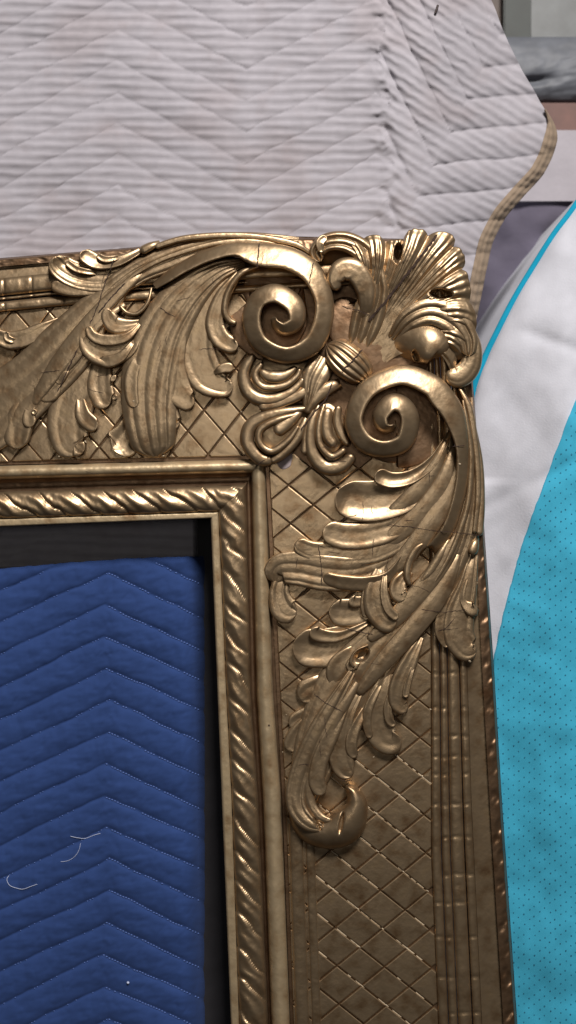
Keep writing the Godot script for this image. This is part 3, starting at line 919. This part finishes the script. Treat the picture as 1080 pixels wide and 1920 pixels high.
func build_right_spray(fr: Node3D):
	# the main stem: flows from the scroll down into the curled tail
	var t := S(fr, "acanthus_stem", [884, 745, 4, 10, 886, 820, 14, 12, 886, 900, 34, 13, 872, 1000, 52, 12, 832, 1085, 66, 11, 768, 1160, 78, 11, 700, 1228, 100, 10, 650, 1292, 118, 9, 612, 1365, 104, 9, 588, 1430, 84, 9, 573, 1490, 54, 9, 575, 1530, 24, 10], {"n": 4, "fl": 1.8, "edge": 6})
	# broad blade under the left lobes
	S(t, "leaf_ground", [870, 850, 50, 8, 815, 920, 90, 9, 735, 985, 100, 9, 670, 1050, 100, 7, 610, 1070, 60, 5], {"edge": 4, "n": 6, "fl": 1.2})
	# ridges beside the stem
	S(t, "ridge", [868, 750, 5, 22, 882, 830, 11, 20, 883, 890, 12, 19, 876, 950, 12, 19, 855, 1015, 12, 19, 828, 1070, 11, 18, 795, 1120, 6, 15], {"edge": 5, "p": 2.0})
	S(t, "ridge", [862, 728, 5, 17, 880, 765, 12, 17, 890, 820, 12, 17, 896, 880, 12, 16, 896, 940, 12, 16, 889, 1000, 9, 15], {"edge": 4})
	S(t, "ridge", [884, 770, 4, 14, 899, 860, 12, 14, 903, 940, 13, 14, 899, 1004, 14, 15], {"edge": 4})
	S(t, "drop", [894, 1008, 10, 12, 889, 1025, 18, 15, 884, 1040, 20, 16], {"edge": 6, "p": 2.0})
	# fluted strands sweeping from the stem across the blade
	S(t, "flute", [866, 850, 8, 17, 846, 920, 26, 18, 806, 985, 34, 18, 764, 1040, 32, 15, 715, 1085, 20, 11], {"n": 1, "fl": 1.3, "edge": 4})
	S(t, "flute", [850, 840, 10, 17, 832, 900, 26, 18, 795, 955, 32, 17, 740, 1005, 30, 14, 690, 1040, 16, 10], {"n": 1, "fl": 1.3, "edge": 4})
	S(t, "flute", [838, 825, 10, 17, 815, 878, 24, 17, 778, 925, 30, 16, 730, 965, 20, 12], {"n": 1, "fl": 1.3, "edge": 4})
	S(t, "flute", [872, 980, 8, 15, 840, 1040, 26, 17, 795, 1100, 34, 17, 740, 1160, 30, 15, 690, 1200, 14, 12], {"n": 1, "fl": 1.3, "edge": 4})
	S(t, "flute", [860, 1040, 12, 15, 828, 1110, 30, 17, 778, 1175, 34, 17, 720, 1240, 30, 16, 670, 1300, 16, 13], {"n": 1, "fl": 1.3, "edge": 4})
	# left-hand lobes, from the scroll downwards
	S(t, "leaf_lobe", [850, 800, 8, 18, 815, 860, 18, 19, 775, 892, 24, 19, 735, 900, 28, 19, 704, 888, 30, 21], {"edge": 7, "dip": 4, "tilt": -1.5})
	S(t, "leaf_lobe", [846, 842, 12, 15, 810, 890, 36, 16, 765, 925, 56, 16, 715, 938, 68, 16, 668, 938, 68, 16, 632, 922, 52, 18], {"edge": 7, "dip": 5, "p": 3.2, "tilt": -2.0})
	S(t, "leaf_lobe", [848, 868, 14, 14, 800, 938, 30, 15, 745, 985, 40, 15, 695, 1002, 46, 15, 645, 1005, 46, 15, 606, 992, 38, 17], {"edge": 8, "dip": 2, "p": 2.6, "tilt": -1.5})
	S(t, "leaf_lobe", [858, 872, 12, 13, 820, 945, 26, 14, 760, 1005, 36, 14, 700, 1035, 40, 14, 640, 1037, 42, 13, 588, 1034, 34, 13, 553, 1018, 28, 14], {"edge": 7, "dip": 1, "n": 2, "fl": 0.8})
	S(t, "leaf_lobe", [845, 915, 16, 12, 790, 995, 34, 13, 730, 1048, 46, 13, 670, 1074, 56, 14, 610, 1074, 60, 14, 562, 1066, 58, 13, 524, 1068, 50, 11, 516, 1092, 38, 8], {"edge": 7, "n": 4, "fl": 1.3})
	S(t, "leaf_lobe", [775, 1010, 6, 14, 735, 1075, 18, 16, 690, 1094, 26, 17, 640, 1092, 26, 17, 606, 1082, 20, 16], {"edge": 8, "p": 2.0, "tilt": 2.0})
	S(t, "leaf_lobe", [531, 1078, 24, 9, 524, 1112, 34, 9, 534, 1142, 46, 10, 556, 1150, 36, 10], {"edge": 6, "n": 3, "fl": 1.3})
	S(t, "leaf_lobe", [730, 1085, 12, 8, 705, 1125, 34, 9, 675, 1145, 46, 10, 645, 1149, 48, 11, 617, 1144, 42, 12], {"edge": 7, "dip": 2.5})
	S(t, "leaf_lobe", [700, 1118, 10, 11, 672, 1128, 20, 13, 654, 1126, 24, 14], {"edge": 7, "p": 2})
	S(t, "leaf_lobe", [725, 1140, 16, 7, 690, 1185, 44, 9, 650, 1205, 62, 10, 600, 1216, 66, 11, 549, 1210, 60, 12], {"edge": 7, "dip": 4, "p": 3.0})
	S(t, "leaf_lobe", [690, 1168, 8, 13, 640, 1192, 18, 14, 605, 1192, 24, 14, 582, 1182, 27, 15], {"edge": 6, "p": 2.2})
	S(t, "leaf_lobe", [700, 1075, 14, 15, 690, 1105, 18, 15, 685, 1135, 18, 15, 686, 1158, 12, 14], {"edge": 7, "p": 2})
	S(t, "leaf_lobe", [712, 1068, 20, 17, 703, 1105, 36, 18, 706, 1140, 42, 18, 724, 1166, 38, 19, 743, 1165, 26, 20], {"edge": 8, "tilt": -1.0, "p": 2.4})
	S(t, "leaf_lobe", [722, 1078, 8, 20, 720, 1110, 14, 21, 728, 1142, 16, 22, 746, 1160, 15, 22], {"edge": 6, "p": 2})
	S(t, "leaf_lobe", [768, 1070, 16, 14, 748, 1094, 28, 17, 749, 1113, 32, 18, 763, 1121, 24, 18], {"edge": 8, "p": 2.2})
	S(t, "eye_rim", [808, 1012, 5, 17, 780, 1030, 13, 18, 766, 1058, 15, 18, 764, 1082, 14, 18, 770, 1098, 9, 17], {"edge": 5, "p": 2})
	S(t, "eye_rim", [842, 1010, 6, 17, 826, 1040, 16, 18, 806, 1072, 18, 18, 780, 1100, 10, 16], {"edge": 5, "p": 2})
	S(t, "leaf_lobe", [675, 1212, 16, 11, 640, 1240, 32, 12, 628, 1262, 32, 12, 622, 1284, 10, 10], {"edge": 6, "p": 2.2, "n": 1, "fl": 1.5})
	S(t, "leaf_lobe", [682, 1222, 12, 12, 662, 1244, 22, 13, 656, 1258, 22, 13], {"edge": 6, "p": 2.2})
	S(t, "eye_rim", [690, 1210, 5, 16, 666, 1222, 6, 16, 658, 1240, 7, 16, 664, 1252, 7, 15], {"edge": 4, "p": 2})
	S(t, "leaf_lobe", [612, 1272, 24, 7, 582, 1296, 46, 8, 562, 1312, 42, 8], {"edge": 6, "dip": 1})
	S(t, "leaf_lobe", [596, 1326, 20, 6, 560, 1352, 34, 7, 543, 1362, 24, 7], {"edge": 6})
	S(t, "leaf_lobe", [588, 1340, 20, 8, 560, 1378, 36, 8, 540, 1408, 28, 7], {"edge": 6})
	# strands of the tail
	S(t, "tail_strand", [660, 1260, 14, 17, 608, 1350, 32, 18, 574, 1420, 36, 17, 556, 1475, 34, 17, 557, 1515, 32, 19, 578, 1543, 26, 22, 606, 1554, 14, 22], {"n": 2, "fl": 2.0, "edge": 5})
	S(t, "tail_strand", [670, 1280, 12, 17, 618, 1365, 28, 18, 590, 1425, 28, 17, 578, 1475, 22, 16, 583, 1508, 18, 17, 600, 1532, 16, 20, 622, 1540, 9, 21], {"n": 1, "fl": 1.6, "edge": 5})
	S(t, "tail_lobe", [655, 1310, 10, 18, 622, 1375, 26, 20, 600, 1425, 28, 20, 594, 1465, 28, 20, 606, 1490, 24, 20], {"edge": 7, "n": 1, "fl": 1.2})
	S(t, "tail_lobe", [672, 1300, 16, 15, 645, 1350, 34, 16, 637, 1400, 40, 15, 644, 1438, 38, 15, 660, 1455, 24, 15], {"edge": 7, "n": 2, "fl": 1.4})
	S(t, "tail_lobe", [684, 1330, 12, 14, 662, 1375, 20, 16, 659, 1405, 20, 16, 668, 1420, 14, 15], {"edge": 6})
	S(t, "tail_lobe", [712, 1285, 10, 15, 692, 1325, 16, 15, 688, 1358, 15, 14, 694, 1384, 13, 13], {"edge": 6, "p": 2})
	S(t, "tail_lobe", [728, 1262, 20, 13, 712, 1315, 44, 12, 712, 1365, 52, 11, 730, 1390, 46, 11, 752, 1386, 34, 12], {"edge": 6, "dip": 2})
	S(t, "tail_lobe", [742, 1280, 8, 13, 728, 1320, 14, 14, 730, 1350, 14, 14, 741, 1360, 12, 13], {"edge": 5})
	S(t, "tail_lobe", [790, 1195, 10, 15, 768, 1240, 28, 17, 748, 1285, 32, 17, 747, 1318, 30, 16, 764, 1333, 22, 16], {"edge": 7, "p": 2.3, "dip": 1.5})
	S(t, "tail_lobe", [776, 1245, 6, 18, 765, 1280, 12, 19, 760, 1308, 12, 19], {"edge": 5, "p": 2})
	# the curled ball at the end
	var b := S(t, "curled_end", [549, 1478, 10, 11, 553, 1522, 26, 12, 575, 1553, 46, 17, 612, 1562, 60, 23, 648, 1548, 68, 27, 668, 1515, 46, 26, 663, 1487, 28, 23, 648, 1474, 12, 18], {"edge": 22, "p": 1.45, "rough": 0.2})
	# small leaf against the outer edge
	var s := S(fr, "side_leaf", [888, 1040, 16, 11, 876, 1100, 34, 13, 862, 1150, 50, 13, 860, 1190, 52, 13, 876, 1216, 46, 13, 894, 1219, 30, 14], {"edge": 7, "n": 2, "fl": 1.6, "dip": 1})
	S(s, "leaf_lobe", [850, 1105, 10, 12, 834, 1150, 26, 13, 830, 1185, 26, 13, 838, 1214, 10, 12], {"edge": 6, "n": 1, "fl": 2.0})
	S(s, "leaf_lobe", [880, 1070, 6, 14, 868, 1110, 10, 15, 870, 1130, 14, 15, 886, 1142, 28, 17, 894, 1138, 26, 17], {"edge": 8, "p": 2.0})
	S(s, "leaf_lobe", [892, 1050, 6, 11, 886, 1085, 12, 12, 894, 1098, 14, 12], {"edge": 5})

func build_top_spray(fr: Node3D):
	var t := S(fr, "acanthus_stem", [560, 452, 16, 12, 470, 452, 34, 13, 390, 462, 44, 14, 315, 486, 50, 14, 246, 518, 46, 14, 186, 574, 66, 14, 130, 645, 104, 13, 70, 708, 112, 11, -10, 772, 130, 9, -40, 792, 130, 9], {"n": 4, "fl": 1.8, "edge": 6, "re": false})
	S(t, "ridge", [590, 482, 5, 15, 555, 458, 11, 17, 485, 444, 12, 18, 420, 441, 12, 18, 345, 447, 12, 18, 290, 463, 11, 17], {"edge": 4})
	S(t, "ridge", [540, 460, 5, 16, 470, 452, 11, 17, 400, 457, 11, 17, 320, 480, 11, 17, 262, 508, 10, 16, 205, 552, 5, 14], {"edge": 4})
	S(t, "drop", [300, 455, 10, 16, 282, 462, 16, 18, 263, 472, 18, 18], {"edge": 6, "p": 2})
	S(t, "flute", [275, 505, 8, 15, 215, 555, 22, 17, 160, 615, 28, 17, 105, 690, 30, 14, 60, 760, 16, 10], {"n": 1, "fl": 1.3, "edge": 4})
	S(t, "flute", [235, 570, 8, 15, 180, 610, 18, 17, 140, 665, 24, 15, 100, 715, 14, 11], {"n": 1, "fl": 1.6, "edge": 4})
	# upper leaf, tips at the top left
	S(t, "leaf_lobe", [285, 482, 14, 12, 240, 508, 34, 13, 190, 522, 44, 13, 145, 516, 46, 13, 115, 500, 42, 15, 103, 481, 32, 19], {"edge": 7, "n": 4, "fl": 2.0, "tilt": -3.0})
	S(t, "leaf_lobe", [235, 522, 8, 12, 190, 540, 20, 14, 145, 543, 24, 15, 114, 539, 24, 15, 97, 531, 18, 15], {"edge": 8, "p": 2.0})
	S(t, "leaf_lobe", [180, 512, 8, 16, 145, 505, 12, 17, 124, 490, 12, 17], {"edge": 5, "p": 2})
	S(t, "leaf_lobe", [262, 470, 10, 15, 222, 489, 18, 16, 185, 491, 26, 16, 162, 480, 26, 18, 153, 471, 16, 20], {"edge": 7, "dip": 2.5, "tilt": -2.5})
	S(t, "leaf_lobe", [225, 482, 8, 16, 198, 486, 12, 18, 182, 478, 10, 18], {"edge": 5, "p": 2})
	S(t, "leaf_lobe", [110, 600, 10, 9, 78, 618, 24, 10, 45, 634, 30, 11, 15, 638, 30, 11, -20, 622, 22, 11], {"edge": 7, "dip": 2})
	S(t, "leaf_lobe", [30, 640, 8, 12, 14, 634, 12, 12, 12, 622, 8, 12], {"edge": 4, "p": 2})
	# lobes round the eye of the stem
	S(t, "eye_rim", [284, 540, 5, 18, 276, 568, 7, 19, 258, 587, 8, 19, 238, 586, 8, 18, 224, 572, 6, 17], {"edge": 5, "p": 2})
	S(t, "leaf_lobe", [272, 602, 10, 15, 240, 610, 24, 17, 214, 608, 32, 19, 202, 590, 26, 20, 204, 578, 14, 20], {"edge": 9, "p": 2})
	S(t, "leaf_lobe", [262, 612, 10, 17, 240, 650, 34, 18, 200, 662, 46, 18, 171, 646, 44, 19, 160, 618, 24, 19], {"edge": 9, "p": 2.4, "dip": 2.5})
	S(t, "leaf_lobe", [262, 608, 6, 21, 236, 632, 16, 22, 200, 638, 20, 22, 174, 630, 18, 22, 164, 612, 12, 21], {"edge": 7, "p": 2})
	S(t, "leaf_lobe", [250, 640, 8, 19, 228, 668, 18, 19, 202, 678, 22, 18, 184, 674, 14, 17], {"edge": 8, "p": 2})
	# hanging lobes
	S(t, "leaf_lobe", [172, 668, 40, 9, 146, 728, 66, 9, 130, 785, 74, 9, 132, 828, 62, 10, 150, 846, 42, 11], {"edge": 7, "n": 2, "fl": 1.2, "dip": 1.5})
	S(t, "leaf_lobe", [140, 836, 30, 13, 156, 848, 36, 13], {"edge": 5, "rs": true, "p": 2.2})
	S(t, "leaf_lobe", [150, 745, 14, 11, 156, 778, 28, 13, 172, 795, 28, 14, 184, 799, 20, 14], {"edge": 7, "p": 2.2})
	S(t, "leaf_lobe", [192, 670, 30, 9, 187, 718, 44, 10, 194, 748, 42, 11, 206, 758, 30, 11], {"edge": 7, "dip": 2})
	S(t, "leaf_lobe", [208, 706, 16, 15, 216, 713, 18, 15], {"edge": 7, "rs": true, "p": 2})
	S(t, "leaf_lobe", [212, 742, 12, 9, 218, 748, 12, 9], {"edge": 4, "rs": true, "p": 2})
	S(t, "leaf_lobe", [250, 775, 20, 6, 240, 810, 44, 7, 226, 832, 58, 8, 212, 842, 46, 8], {"edge": 5, "dip": 4, "p": 3})
	# lower left leaf
	S(t, "leaf_lobe", [112, 682, 24, 11, 92, 722, 46, 12, 78, 752, 44, 12], {"edge": 7, "n": 1, "fl": 1.0})
	S(t, "leaf_lobe", [64, 715, 30, 10, 42, 770, 46, 11, 32, 815, 46, 10, 32, 842, 34, 9], {"edge": 7})
	S(t, "leaf_lobe", [58, 755, 14, 11, 54, 785, 24, 12, 60, 800, 22, 12], {"edge": 6, "p": 2})
	S(t, "leaf_lobe", [62, 768, 8, 13, 66, 777, 12, 13], {"edge": 4, "p": 2, "rs": true})
	S(t, "leaf_lobe", [20, 720, 30, 9, -6, 780, 44, 9, -4, 835, 34, 8], {"edge": 7})
	S(t, "leaf_lobe", [126, 684, 14, 14, 116, 700, 22, 15, 108, 720, 16, 13], {"edge": 6, "p": 2})
	# big fluted leaf below the scroll
	var g := S(fr, "acanthus_leaf", [458, 492, 16, 18, 405, 510, 40, 18, 352, 552, 68, 17, 310, 612, 88, 16, 287, 680, 98, 15, 280, 748, 94, 14, 284, 805, 84, 13, 289, 838, 70, 10, 292, 858, 40, 7], {"n": 5, "fl": 1.8, "edge": 7, "base": -1.5})
	S(g, "leaf_lobe", [268, 650, 12, 16, 248, 700, 24, 17, 247, 740, 24, 17, 254, 764, 20, 16], {"edge": 7, "p": 2})
	S(g, "leaf_lobe", [245, 752, 10, 14, 252, 800, 18, 13, 266, 828, 14, 12], {"edge": 6, "p": 2})
	S(g, "leaf_lobe", [350, 575, 20, 17, 330, 630, 38, 17, 322, 685, 46, 16, 331, 728, 48, 15, 350, 750, 38, 15, 365, 755, 26, 15], {"edge": 7, "n": 1, "fl": 1.4})
	S(g, "leaf_lobe", [318, 690, 20, 14, 311, 745, 32, 13, 318, 785, 36, 12, 332, 803, 28, 12], {"edge": 7})
	S(g, "leaf_lobe", [440, 512, 16, 18, 402, 548, 36, 17, 374, 605, 54, 16, 369, 660, 62, 15, 386, 704, 60, 14, 416, 722, 44, 13, 436, 720, 28, 13], {"edge": 7, "n": 2, "fl": 1.6, "dip": 2})
	S(g, "leaf_lobe", [448, 512, 12, 21, 418, 555, 26, 20, 403, 600, 32, 19, 412, 632, 34, 19, 432, 646, 30, 19, 446, 644, 20, 20], {"edge": 8, "p": 2.4, "dip": 1.5})
	S(g, "scroll_lip", [484, 498, 8, 28, 452, 512, 11, 27, 428, 545, 12, 25, 421, 580, 13, 23, 430, 600, 13, 21, 444, 606, 10, 20], {"edge": 6, "p": 2})
	S(g, "leaf_lobe", [402, 700, 8, 17, 420, 690, 18, 17, 438, 690, 18, 17], {"edge": 6, "dip": 1})

func build_corner(fr: Node3D):
	# bracts pointing into the opening
	var j := S(fr, "bract", [590, 690, 40, 9, 530, 708, 86, 10, 490, 712, 82, 10, 470, 705, 50, 9], {"edge": 6, "rs": true})
	S(j, "bract_rim", [476, 664, 14, 18, 457, 698, 22, 18, 466, 735, 26, 18, 500, 750, 26, 18, 542, 738, 22, 17, 572, 708, 14, 15], {"edge": 8, "p": 2, "rs": true})
	S(j, "bract_rim", [492, 680, 10, 19, 478, 703, 14, 20, 493, 725, 15, 20, 530, 724, 15, 20, 556, 706, 12, 19, 562, 690, 8, 18], {"edge": 6, "p": 2, "rs": true})
	S(j, "bract_tongue", [487, 694, 12, 18, 505, 706, 24, 21, 532, 705, 22, 21, 556, 688, 10, 19], {"edge": 7, "p": 2, "rs": true})
	S(j, "leaf_strip", [600, 716, 22, 16, 562, 740, 20, 17, 520, 758, 18, 17, 485, 763, 17, 17], {"edge": 5, "p": 2.4})
	S(j, "leaf_strip", [610, 672, 50, 15, 590, 708, 50, 17, 582, 740, 32, 17, 575, 768, 16, 15], {"edge": 6, "n": 3, "fl": 2.2})
	S(j, "leaf_strip", [638, 718, 18, 16, 612, 730, 24, 17, 588, 752, 20, 17, 574, 775, 12, 15], {"edge": 5, "n": 1, "fl": 1.6})
	var k := S(fr, "bract", [575, 768, 30, 8, 530, 795, 70, 9, 505, 818, 80, 9, 490, 835, 60, 8], {"edge": 6})
	S(k, "bract_rim", [572, 766, 12, 18, 515, 776, 22, 18, 472, 796, 26, 17, 464, 830, 26, 17, 488, 860, 26, 16, 512, 862, 20, 15], {"edge": 8, "p": 2})
	S(k, "bract_rim", [574, 784, 12, 18, 556, 822, 20, 17, 530, 850, 20, 16, 506, 866, 14, 15], {"edge": 7, "p": 2})
	S(k, "bract_rim", [560, 776, 8, 19, 518, 788, 13, 20, 488, 806, 14, 20, 488, 832, 14, 20, 510, 846, 14, 20, 540, 826, 13, 20, 560, 798, 8, 19], {"edge": 6, "p": 2})
	S(k, "bract_tongue", [564, 770, 14, 17, 540, 792, 26, 18, 515, 812, 26, 20], {"edge": 8, "p": 2})
	var m := S(fr, "bract", [612, 755, 50, 8, 612, 810, 84, 9, 622, 850, 80, 9], {"edge": 6, "rs": true})
	S(m, "bract_rim", [598, 760, 12, 16, 583, 800, 20, 17, 585, 845, 26, 17, 608, 875, 28, 17, 640, 874, 26, 18, 663, 852, 18, 19], {"edge": 8, "p": 2})
	S(m, "bract_rim", [608, 758, 8, 18, 598, 795, 12, 19, 600, 832, 14, 20, 622, 856, 14, 20, 648, 842, 12, 20], {"edge": 6, "p": 2})
	S(m, "bract_tongue", [616, 764, 18, 18, 611, 795, 22, 20, 616, 822, 22, 21, 630, 836, 18, 21], {"edge": 7, "p": 2, "rs": true})
	S(m, "bract_rim", [635, 760, 14, 17, 632, 790, 18, 17, 642, 818, 18, 17, 655, 835, 12, 17], {"edge": 6, "p": 2, "rs": true})
	S(m, "leaf_strip", [592, 762, 10, 14, 576, 805, 16, 15, 570, 852, 14, 15], {"edge": 5, "p": 2})
	S(fr, "bare_gesso", [545, 846, 14, 2, 534, 864, 26, 2, 530, 880, 24, 1], {"edge": 2, "mat": plain(srgb(205, 190, 192), 0.9)})
	S(fr, "bud", [614, 646, 34, 17, 632, 660, 58, 25, 655, 680, 66, 28, 676, 698, 56, 25, 692, 714, 30, 18], {"edge": 15, "p": 2, "rs": true, "n": 5, "fl": 2.4, "reg": true})
	# corner palmette
	var c := fan(fr)
	S(c, "leaf_lobe", [672, 650, 40, 12, 690, 592, 54, 17, 704, 540, 46, 23, 688, 480, 38, 25, 652, 454, 34, 25, 614, 454, 30, 24, 594, 472, 26, 22, 602, 490, 16, 20], {"edge": 9, "n": 3, "fl": 3.0, "base": -10, "reg": true})
	S(c, "leaf_lobe", [612, 443, 12, 24, 600, 455, 15, 26, 604, 473, 10, 24], {"edge": 5, "p": 2, "rs": true})
	S(c, "leaf_lobe", [684, 596, 22, 16, 687, 548, 34, 24, 668, 510, 40, 28, 642, 506, 38, 28, 628, 525, 28, 27, 634, 544, 14, 24], {"edge": 9, "p": 2.0, "dip": 0})
	S(c, "leaf_lobe", [736, 636, 20, 15, 766, 600, 36, 23, 808, 584, 44, 26, 850, 600, 46, 26, 876, 636, 36, 24, 878, 668, 20, 22], {"edge": 4, "n": 3, "fl": 2.2, "base": -12, "dip": 0, "reg": true})
	S(c, "leaf_ball", [726, 660, 44, 6, 764, 643, 70, 20, 798, 644, 76, 30, 822, 656, 66, 30, 830, 668, 44, 27], {"edge": 17, "p": 1.5, "sink": 8})
	S(c, "leaf_lobe", [876, 612, 20, 20, 886, 650, 30, 20, 881, 686, 36, 20, 860, 706, 38, 20, 836, 700, 26, 19], {"edge": 10, "p": 1.6, "n": 2, "fl": 1.5, "base": -12, "dip": 0})
	S(c, "leaf_ground", [632, 560, 60, 5, 660, 610, 96, 7, 712, 650, 110, 8, 770, 676, 90, 7, 800, 690, 50, 6], {"edge": 4, "rs": true, "p": 2, "mat": gold_dark})

# the palmette on the corner: one surface of twelve overlapping fingers spreading from the root
func fan(fr: Node3D) -> MeshInstance3D:
	var tips := [Vector2(650, 450), Vector2(700, 436), Vector2(742, 446), Vector2(776, 428), Vector2(842, 436), Vector2(874, 474), Vector2(884, 528), Vector2(894, 606), Vector2(880, 664), Vector2(846, 700)]
	var mids := [Vector2(712, 510), Vector2(720, 515), Vector2(736, 520), Vector2(752, 520), Vector2(780, 516), Vector2(798, 528), Vector2(806, 540), Vector2(830, 556), Vector2(836, 590), Vector2(816, 612)]
	var lift := [0.0, 1.5, -2.0, 3.0, 1.0, -1.5, 3.0, 1.5, -1.0, -3.0]
	var short := [0.0, 0.04, 0.05, 0.0, 0.0, 0.04, 0.03, 0.0, 0.03, 0.0]
	var n := tips.size()
	var per := 22; var nv := 64
	var nu := (n - 1) * per + 1
	var pts := PackedVector3Array()
	for i in nu:
		var u := float(i) / per
		var k := mini(int(u), n - 2); var t := u - k
		var a := maxi(k - 1, 0); var d := mini(k + 2, n - 1)
		var tip: Vector2 = tips[k].cubic_interpolate(tips[k + 1], tips[a], tips[d], t)
		var mid: Vector2 = mids[k].cubic_interpolate(mids[k + 1], mids[a], mids[d], t)
		var root := Vector2(655, 632).lerp(Vector2(712, 688), u / (n - 1))
		var fr_ := u - roundf(u)           # -0.5 .. 0.5 across a finger
		var near := int(roundf(u))
		tip = tip.lerp(mid, lerpf(short[k], short[k + 1], smoothstep(0.3, 0.7, t)) + 0.13 * pow(absf(fr_) * 2.0, 3.2) + 0.05 * absf(wobble.get_noise_1d(u * 1.7)))
		for j in nv + 1:
			var v := minf(float(j) / (nv - 2), 1.0)
			var p := root.lerp(mid, v).lerp(mid.lerp(tip, v), v)
			var h := 7.0 + 19.0 * smoothstep(-0.05, 0.8, v) - 5.0 * smoothstep(0.72, 1.0, v)
			var grow := smoothstep(0.22, 0.75, v)
			h += (lift[near] + 4.5 * fr_ * (1.0 if near < 4 else -1.0)) * grow
			h -= 5.0 * grow * pow(absf(fr_) * 2.0, 5.0)
			h += 2.0 * grow * (absf(cos(fr_ * PI * 4.0 + 0.8 * wobble.get_noise_2d(u, v * 2.0))) - 0.6) * (1.0 - 0.6 * smoothstep(0.8, 1.0, v))
			h -= 2.2 * smoothstep(0.93, 1.0, v)
			h -= pit_depth(p.x, p.y)
			h += 0.6 * wobble.get_noise_2d(p.x * 0.05, p.y * 0.05)
			if j >= nv - 1: h = 8.0 if j == nv - 1 else -14.0
			else: splat(p.x, p.y, h)
			pts.append(at(p.x, p.y, h))
	return put("corner_leaf", done(sheet(pts, nu, nv + 1)), gold, fr)

func build_cracks(fr: Node3D):
	crack(fr, [Vector2(690, 602), Vector2(722, 566), Vector2(762, 516), Vector2(796, 472), Vector2(820, 440)], 6.0)
	crack(fr, [Vector2(640, 696), Vector2(660, 678), Vector2(680, 655)], 3.4)
	crack(fr, [Vector2(564, 806), Vector2(590, 772), Vector2(612, 748), Vector2(624, 716)], 3.4)
	crack(fr, [Vector2(486, 455), Vector2(484, 480), Vector2(482, 503)], 3.0)
	crack(fr, [Vector2(588, 492), Vector2(584, 512), Vector2(579, 533)], 2.2)
	crack(fr, [Vector2(215, 482), Vector2(206, 508), Vector2(196, 532), Vector2(186, 566), Vector2(172, 600), Vector2(168, 608)], 2.2)
	crack(fr, [Vector2(235, 530), Vector2(208, 558), Vector2(184, 588)], 3.0)
	crack(fr, [Vector2(145, 655), Vector2(128, 690), Vector2(108, 735)], 2.6)
	crack(fr, [Vector2(725, 984), Vector2(770, 988), Vector2(805, 994), Vector2(850, 998), Vector2(902, 1004)], 1.5)
	crack(fr, [Vector2(597, 1023), Vector2(601, 1050), Vector2(604, 1078), Vector2(603, 1098)], 2.0)
	crack(fr, [Vector2(790, 1143), Vector2(830, 1148), Vector2(872, 1144)], 1.5)
	crack(fr, [Vector2(822, 1184), Vector2(838, 1176), Vector2(852, 1158)], 1.8)
	crack(fr, [Vector2(846, 837), Vector2(872, 836)], 2.0)
	crack(fr, [Vector2(503, 1358), Vector2(506, 1361)], 5.0)
	# fine age cracks across the carving, and chips where the gesso shows
	var rng := RandomNumberGenerator.new(); rng.seed = 23
	var made := 0
	for tries in 4000:
		if made >= 46: break
		var a := Vector2(rng.randf_range(20, 890), rng.randf_range(450, 1560))
		if relief_at(a.x, a.y) < 6.0: continue
		var turn := rng.randf_range(-0.35, 0.35) + (PI * 0.5 if rng.randf() < 0.45 else 0.0)
		var b := a + Vector2(cos(turn), sin(turn)) * rng.randf_range(14, 46)
		if relief_at(b.x, b.y) < 6.0 or absf(relief_at(b.x, b.y) - relief_at(a.x, a.y)) > 5.0: continue
		crack(fr, [a, a.lerp(b, 0.5) + Vector2(rng.randf_range(-3, 3), rng.randf_range(-3, 3)), b], rng.randf_range(0.8, 1.3))
		made += 1
	var chip_at := [Vector2(438, 754), Vector2(446, 764), Vector2(452, 772), Vector2(572, 984), Vector2(566, 996), Vector2(110, 856), Vector2(160, 828), Vector2(250, 752), Vector2(306, 855), Vector2(648, 1596), Vector2(536, 1340), Vector2(806, 1330), Vector2(880, 1240), Vector2(861, 870), Vector2(700, 1420), Vector2(530, 1410)]
	var gesso := plain(srgb(206, 188, 160), 0.85)
	for c in chip_at:
		var n := 9
		var pts := PackedVector3Array()
		var r := rng.randf_range(2.2, 4.6)
		var ph := rng.randf() * TAU
		for ring in 3:
			for k in n + 1:
				var g := TAU * (k % n) / n + ph
				var rr: float = r * [0.05, 0.6, 1.0][ring] * (0.65 + 0.5 * absf(wobble.get_noise_2d(c.x + cos(g) * 3.0, c.y + sin(g) * 3.0)) + 0.3 * cos(g))
				var q: Vector2 = c + Vector2(cos(g), sin(g) * 0.7) * rr
				pts.append(at(q.x, q.y, relief_at(q.x, q.y) + [0.5, 0.4, -0.1][ring]))
		put("bare_gesso", done(sheet(pts, 3, n + 1)), gesso, fr)
	crack(fr, [Vector2(646, 1178), Vector2(672, 1184), Vector2(700, 1190)], 2.0)
	crack(fr, [Vector2(588, 1300), Vector2(610, 1318), Vector2(642, 1334)], 1.8)
	crack(fr, [Vector2(640, 1464), Vector2(700, 1466), Vector2(760, 1460)], 1.8)
	crack(fr, [Vector2(730, 1572), Vector2(770, 1570), Vector2(808, 1568)], 1.6)
	crack(fr, [Vector2(700, 1616), Vector2(690, 1580), Vector2(694, 1540)], 1.3)
	crack(fr, [Vector2(300, 576), Vector2(318, 590), Vector2(328, 594)], 2.0)
	crack(fr, [Vector2(640, 575), Vector2(672, 582), Vector2(694, 592)], 1.8)
	crack(fr, [Vector2(478, 876), Vector2(488, 868), Vector2(497, 862)], 2.4)
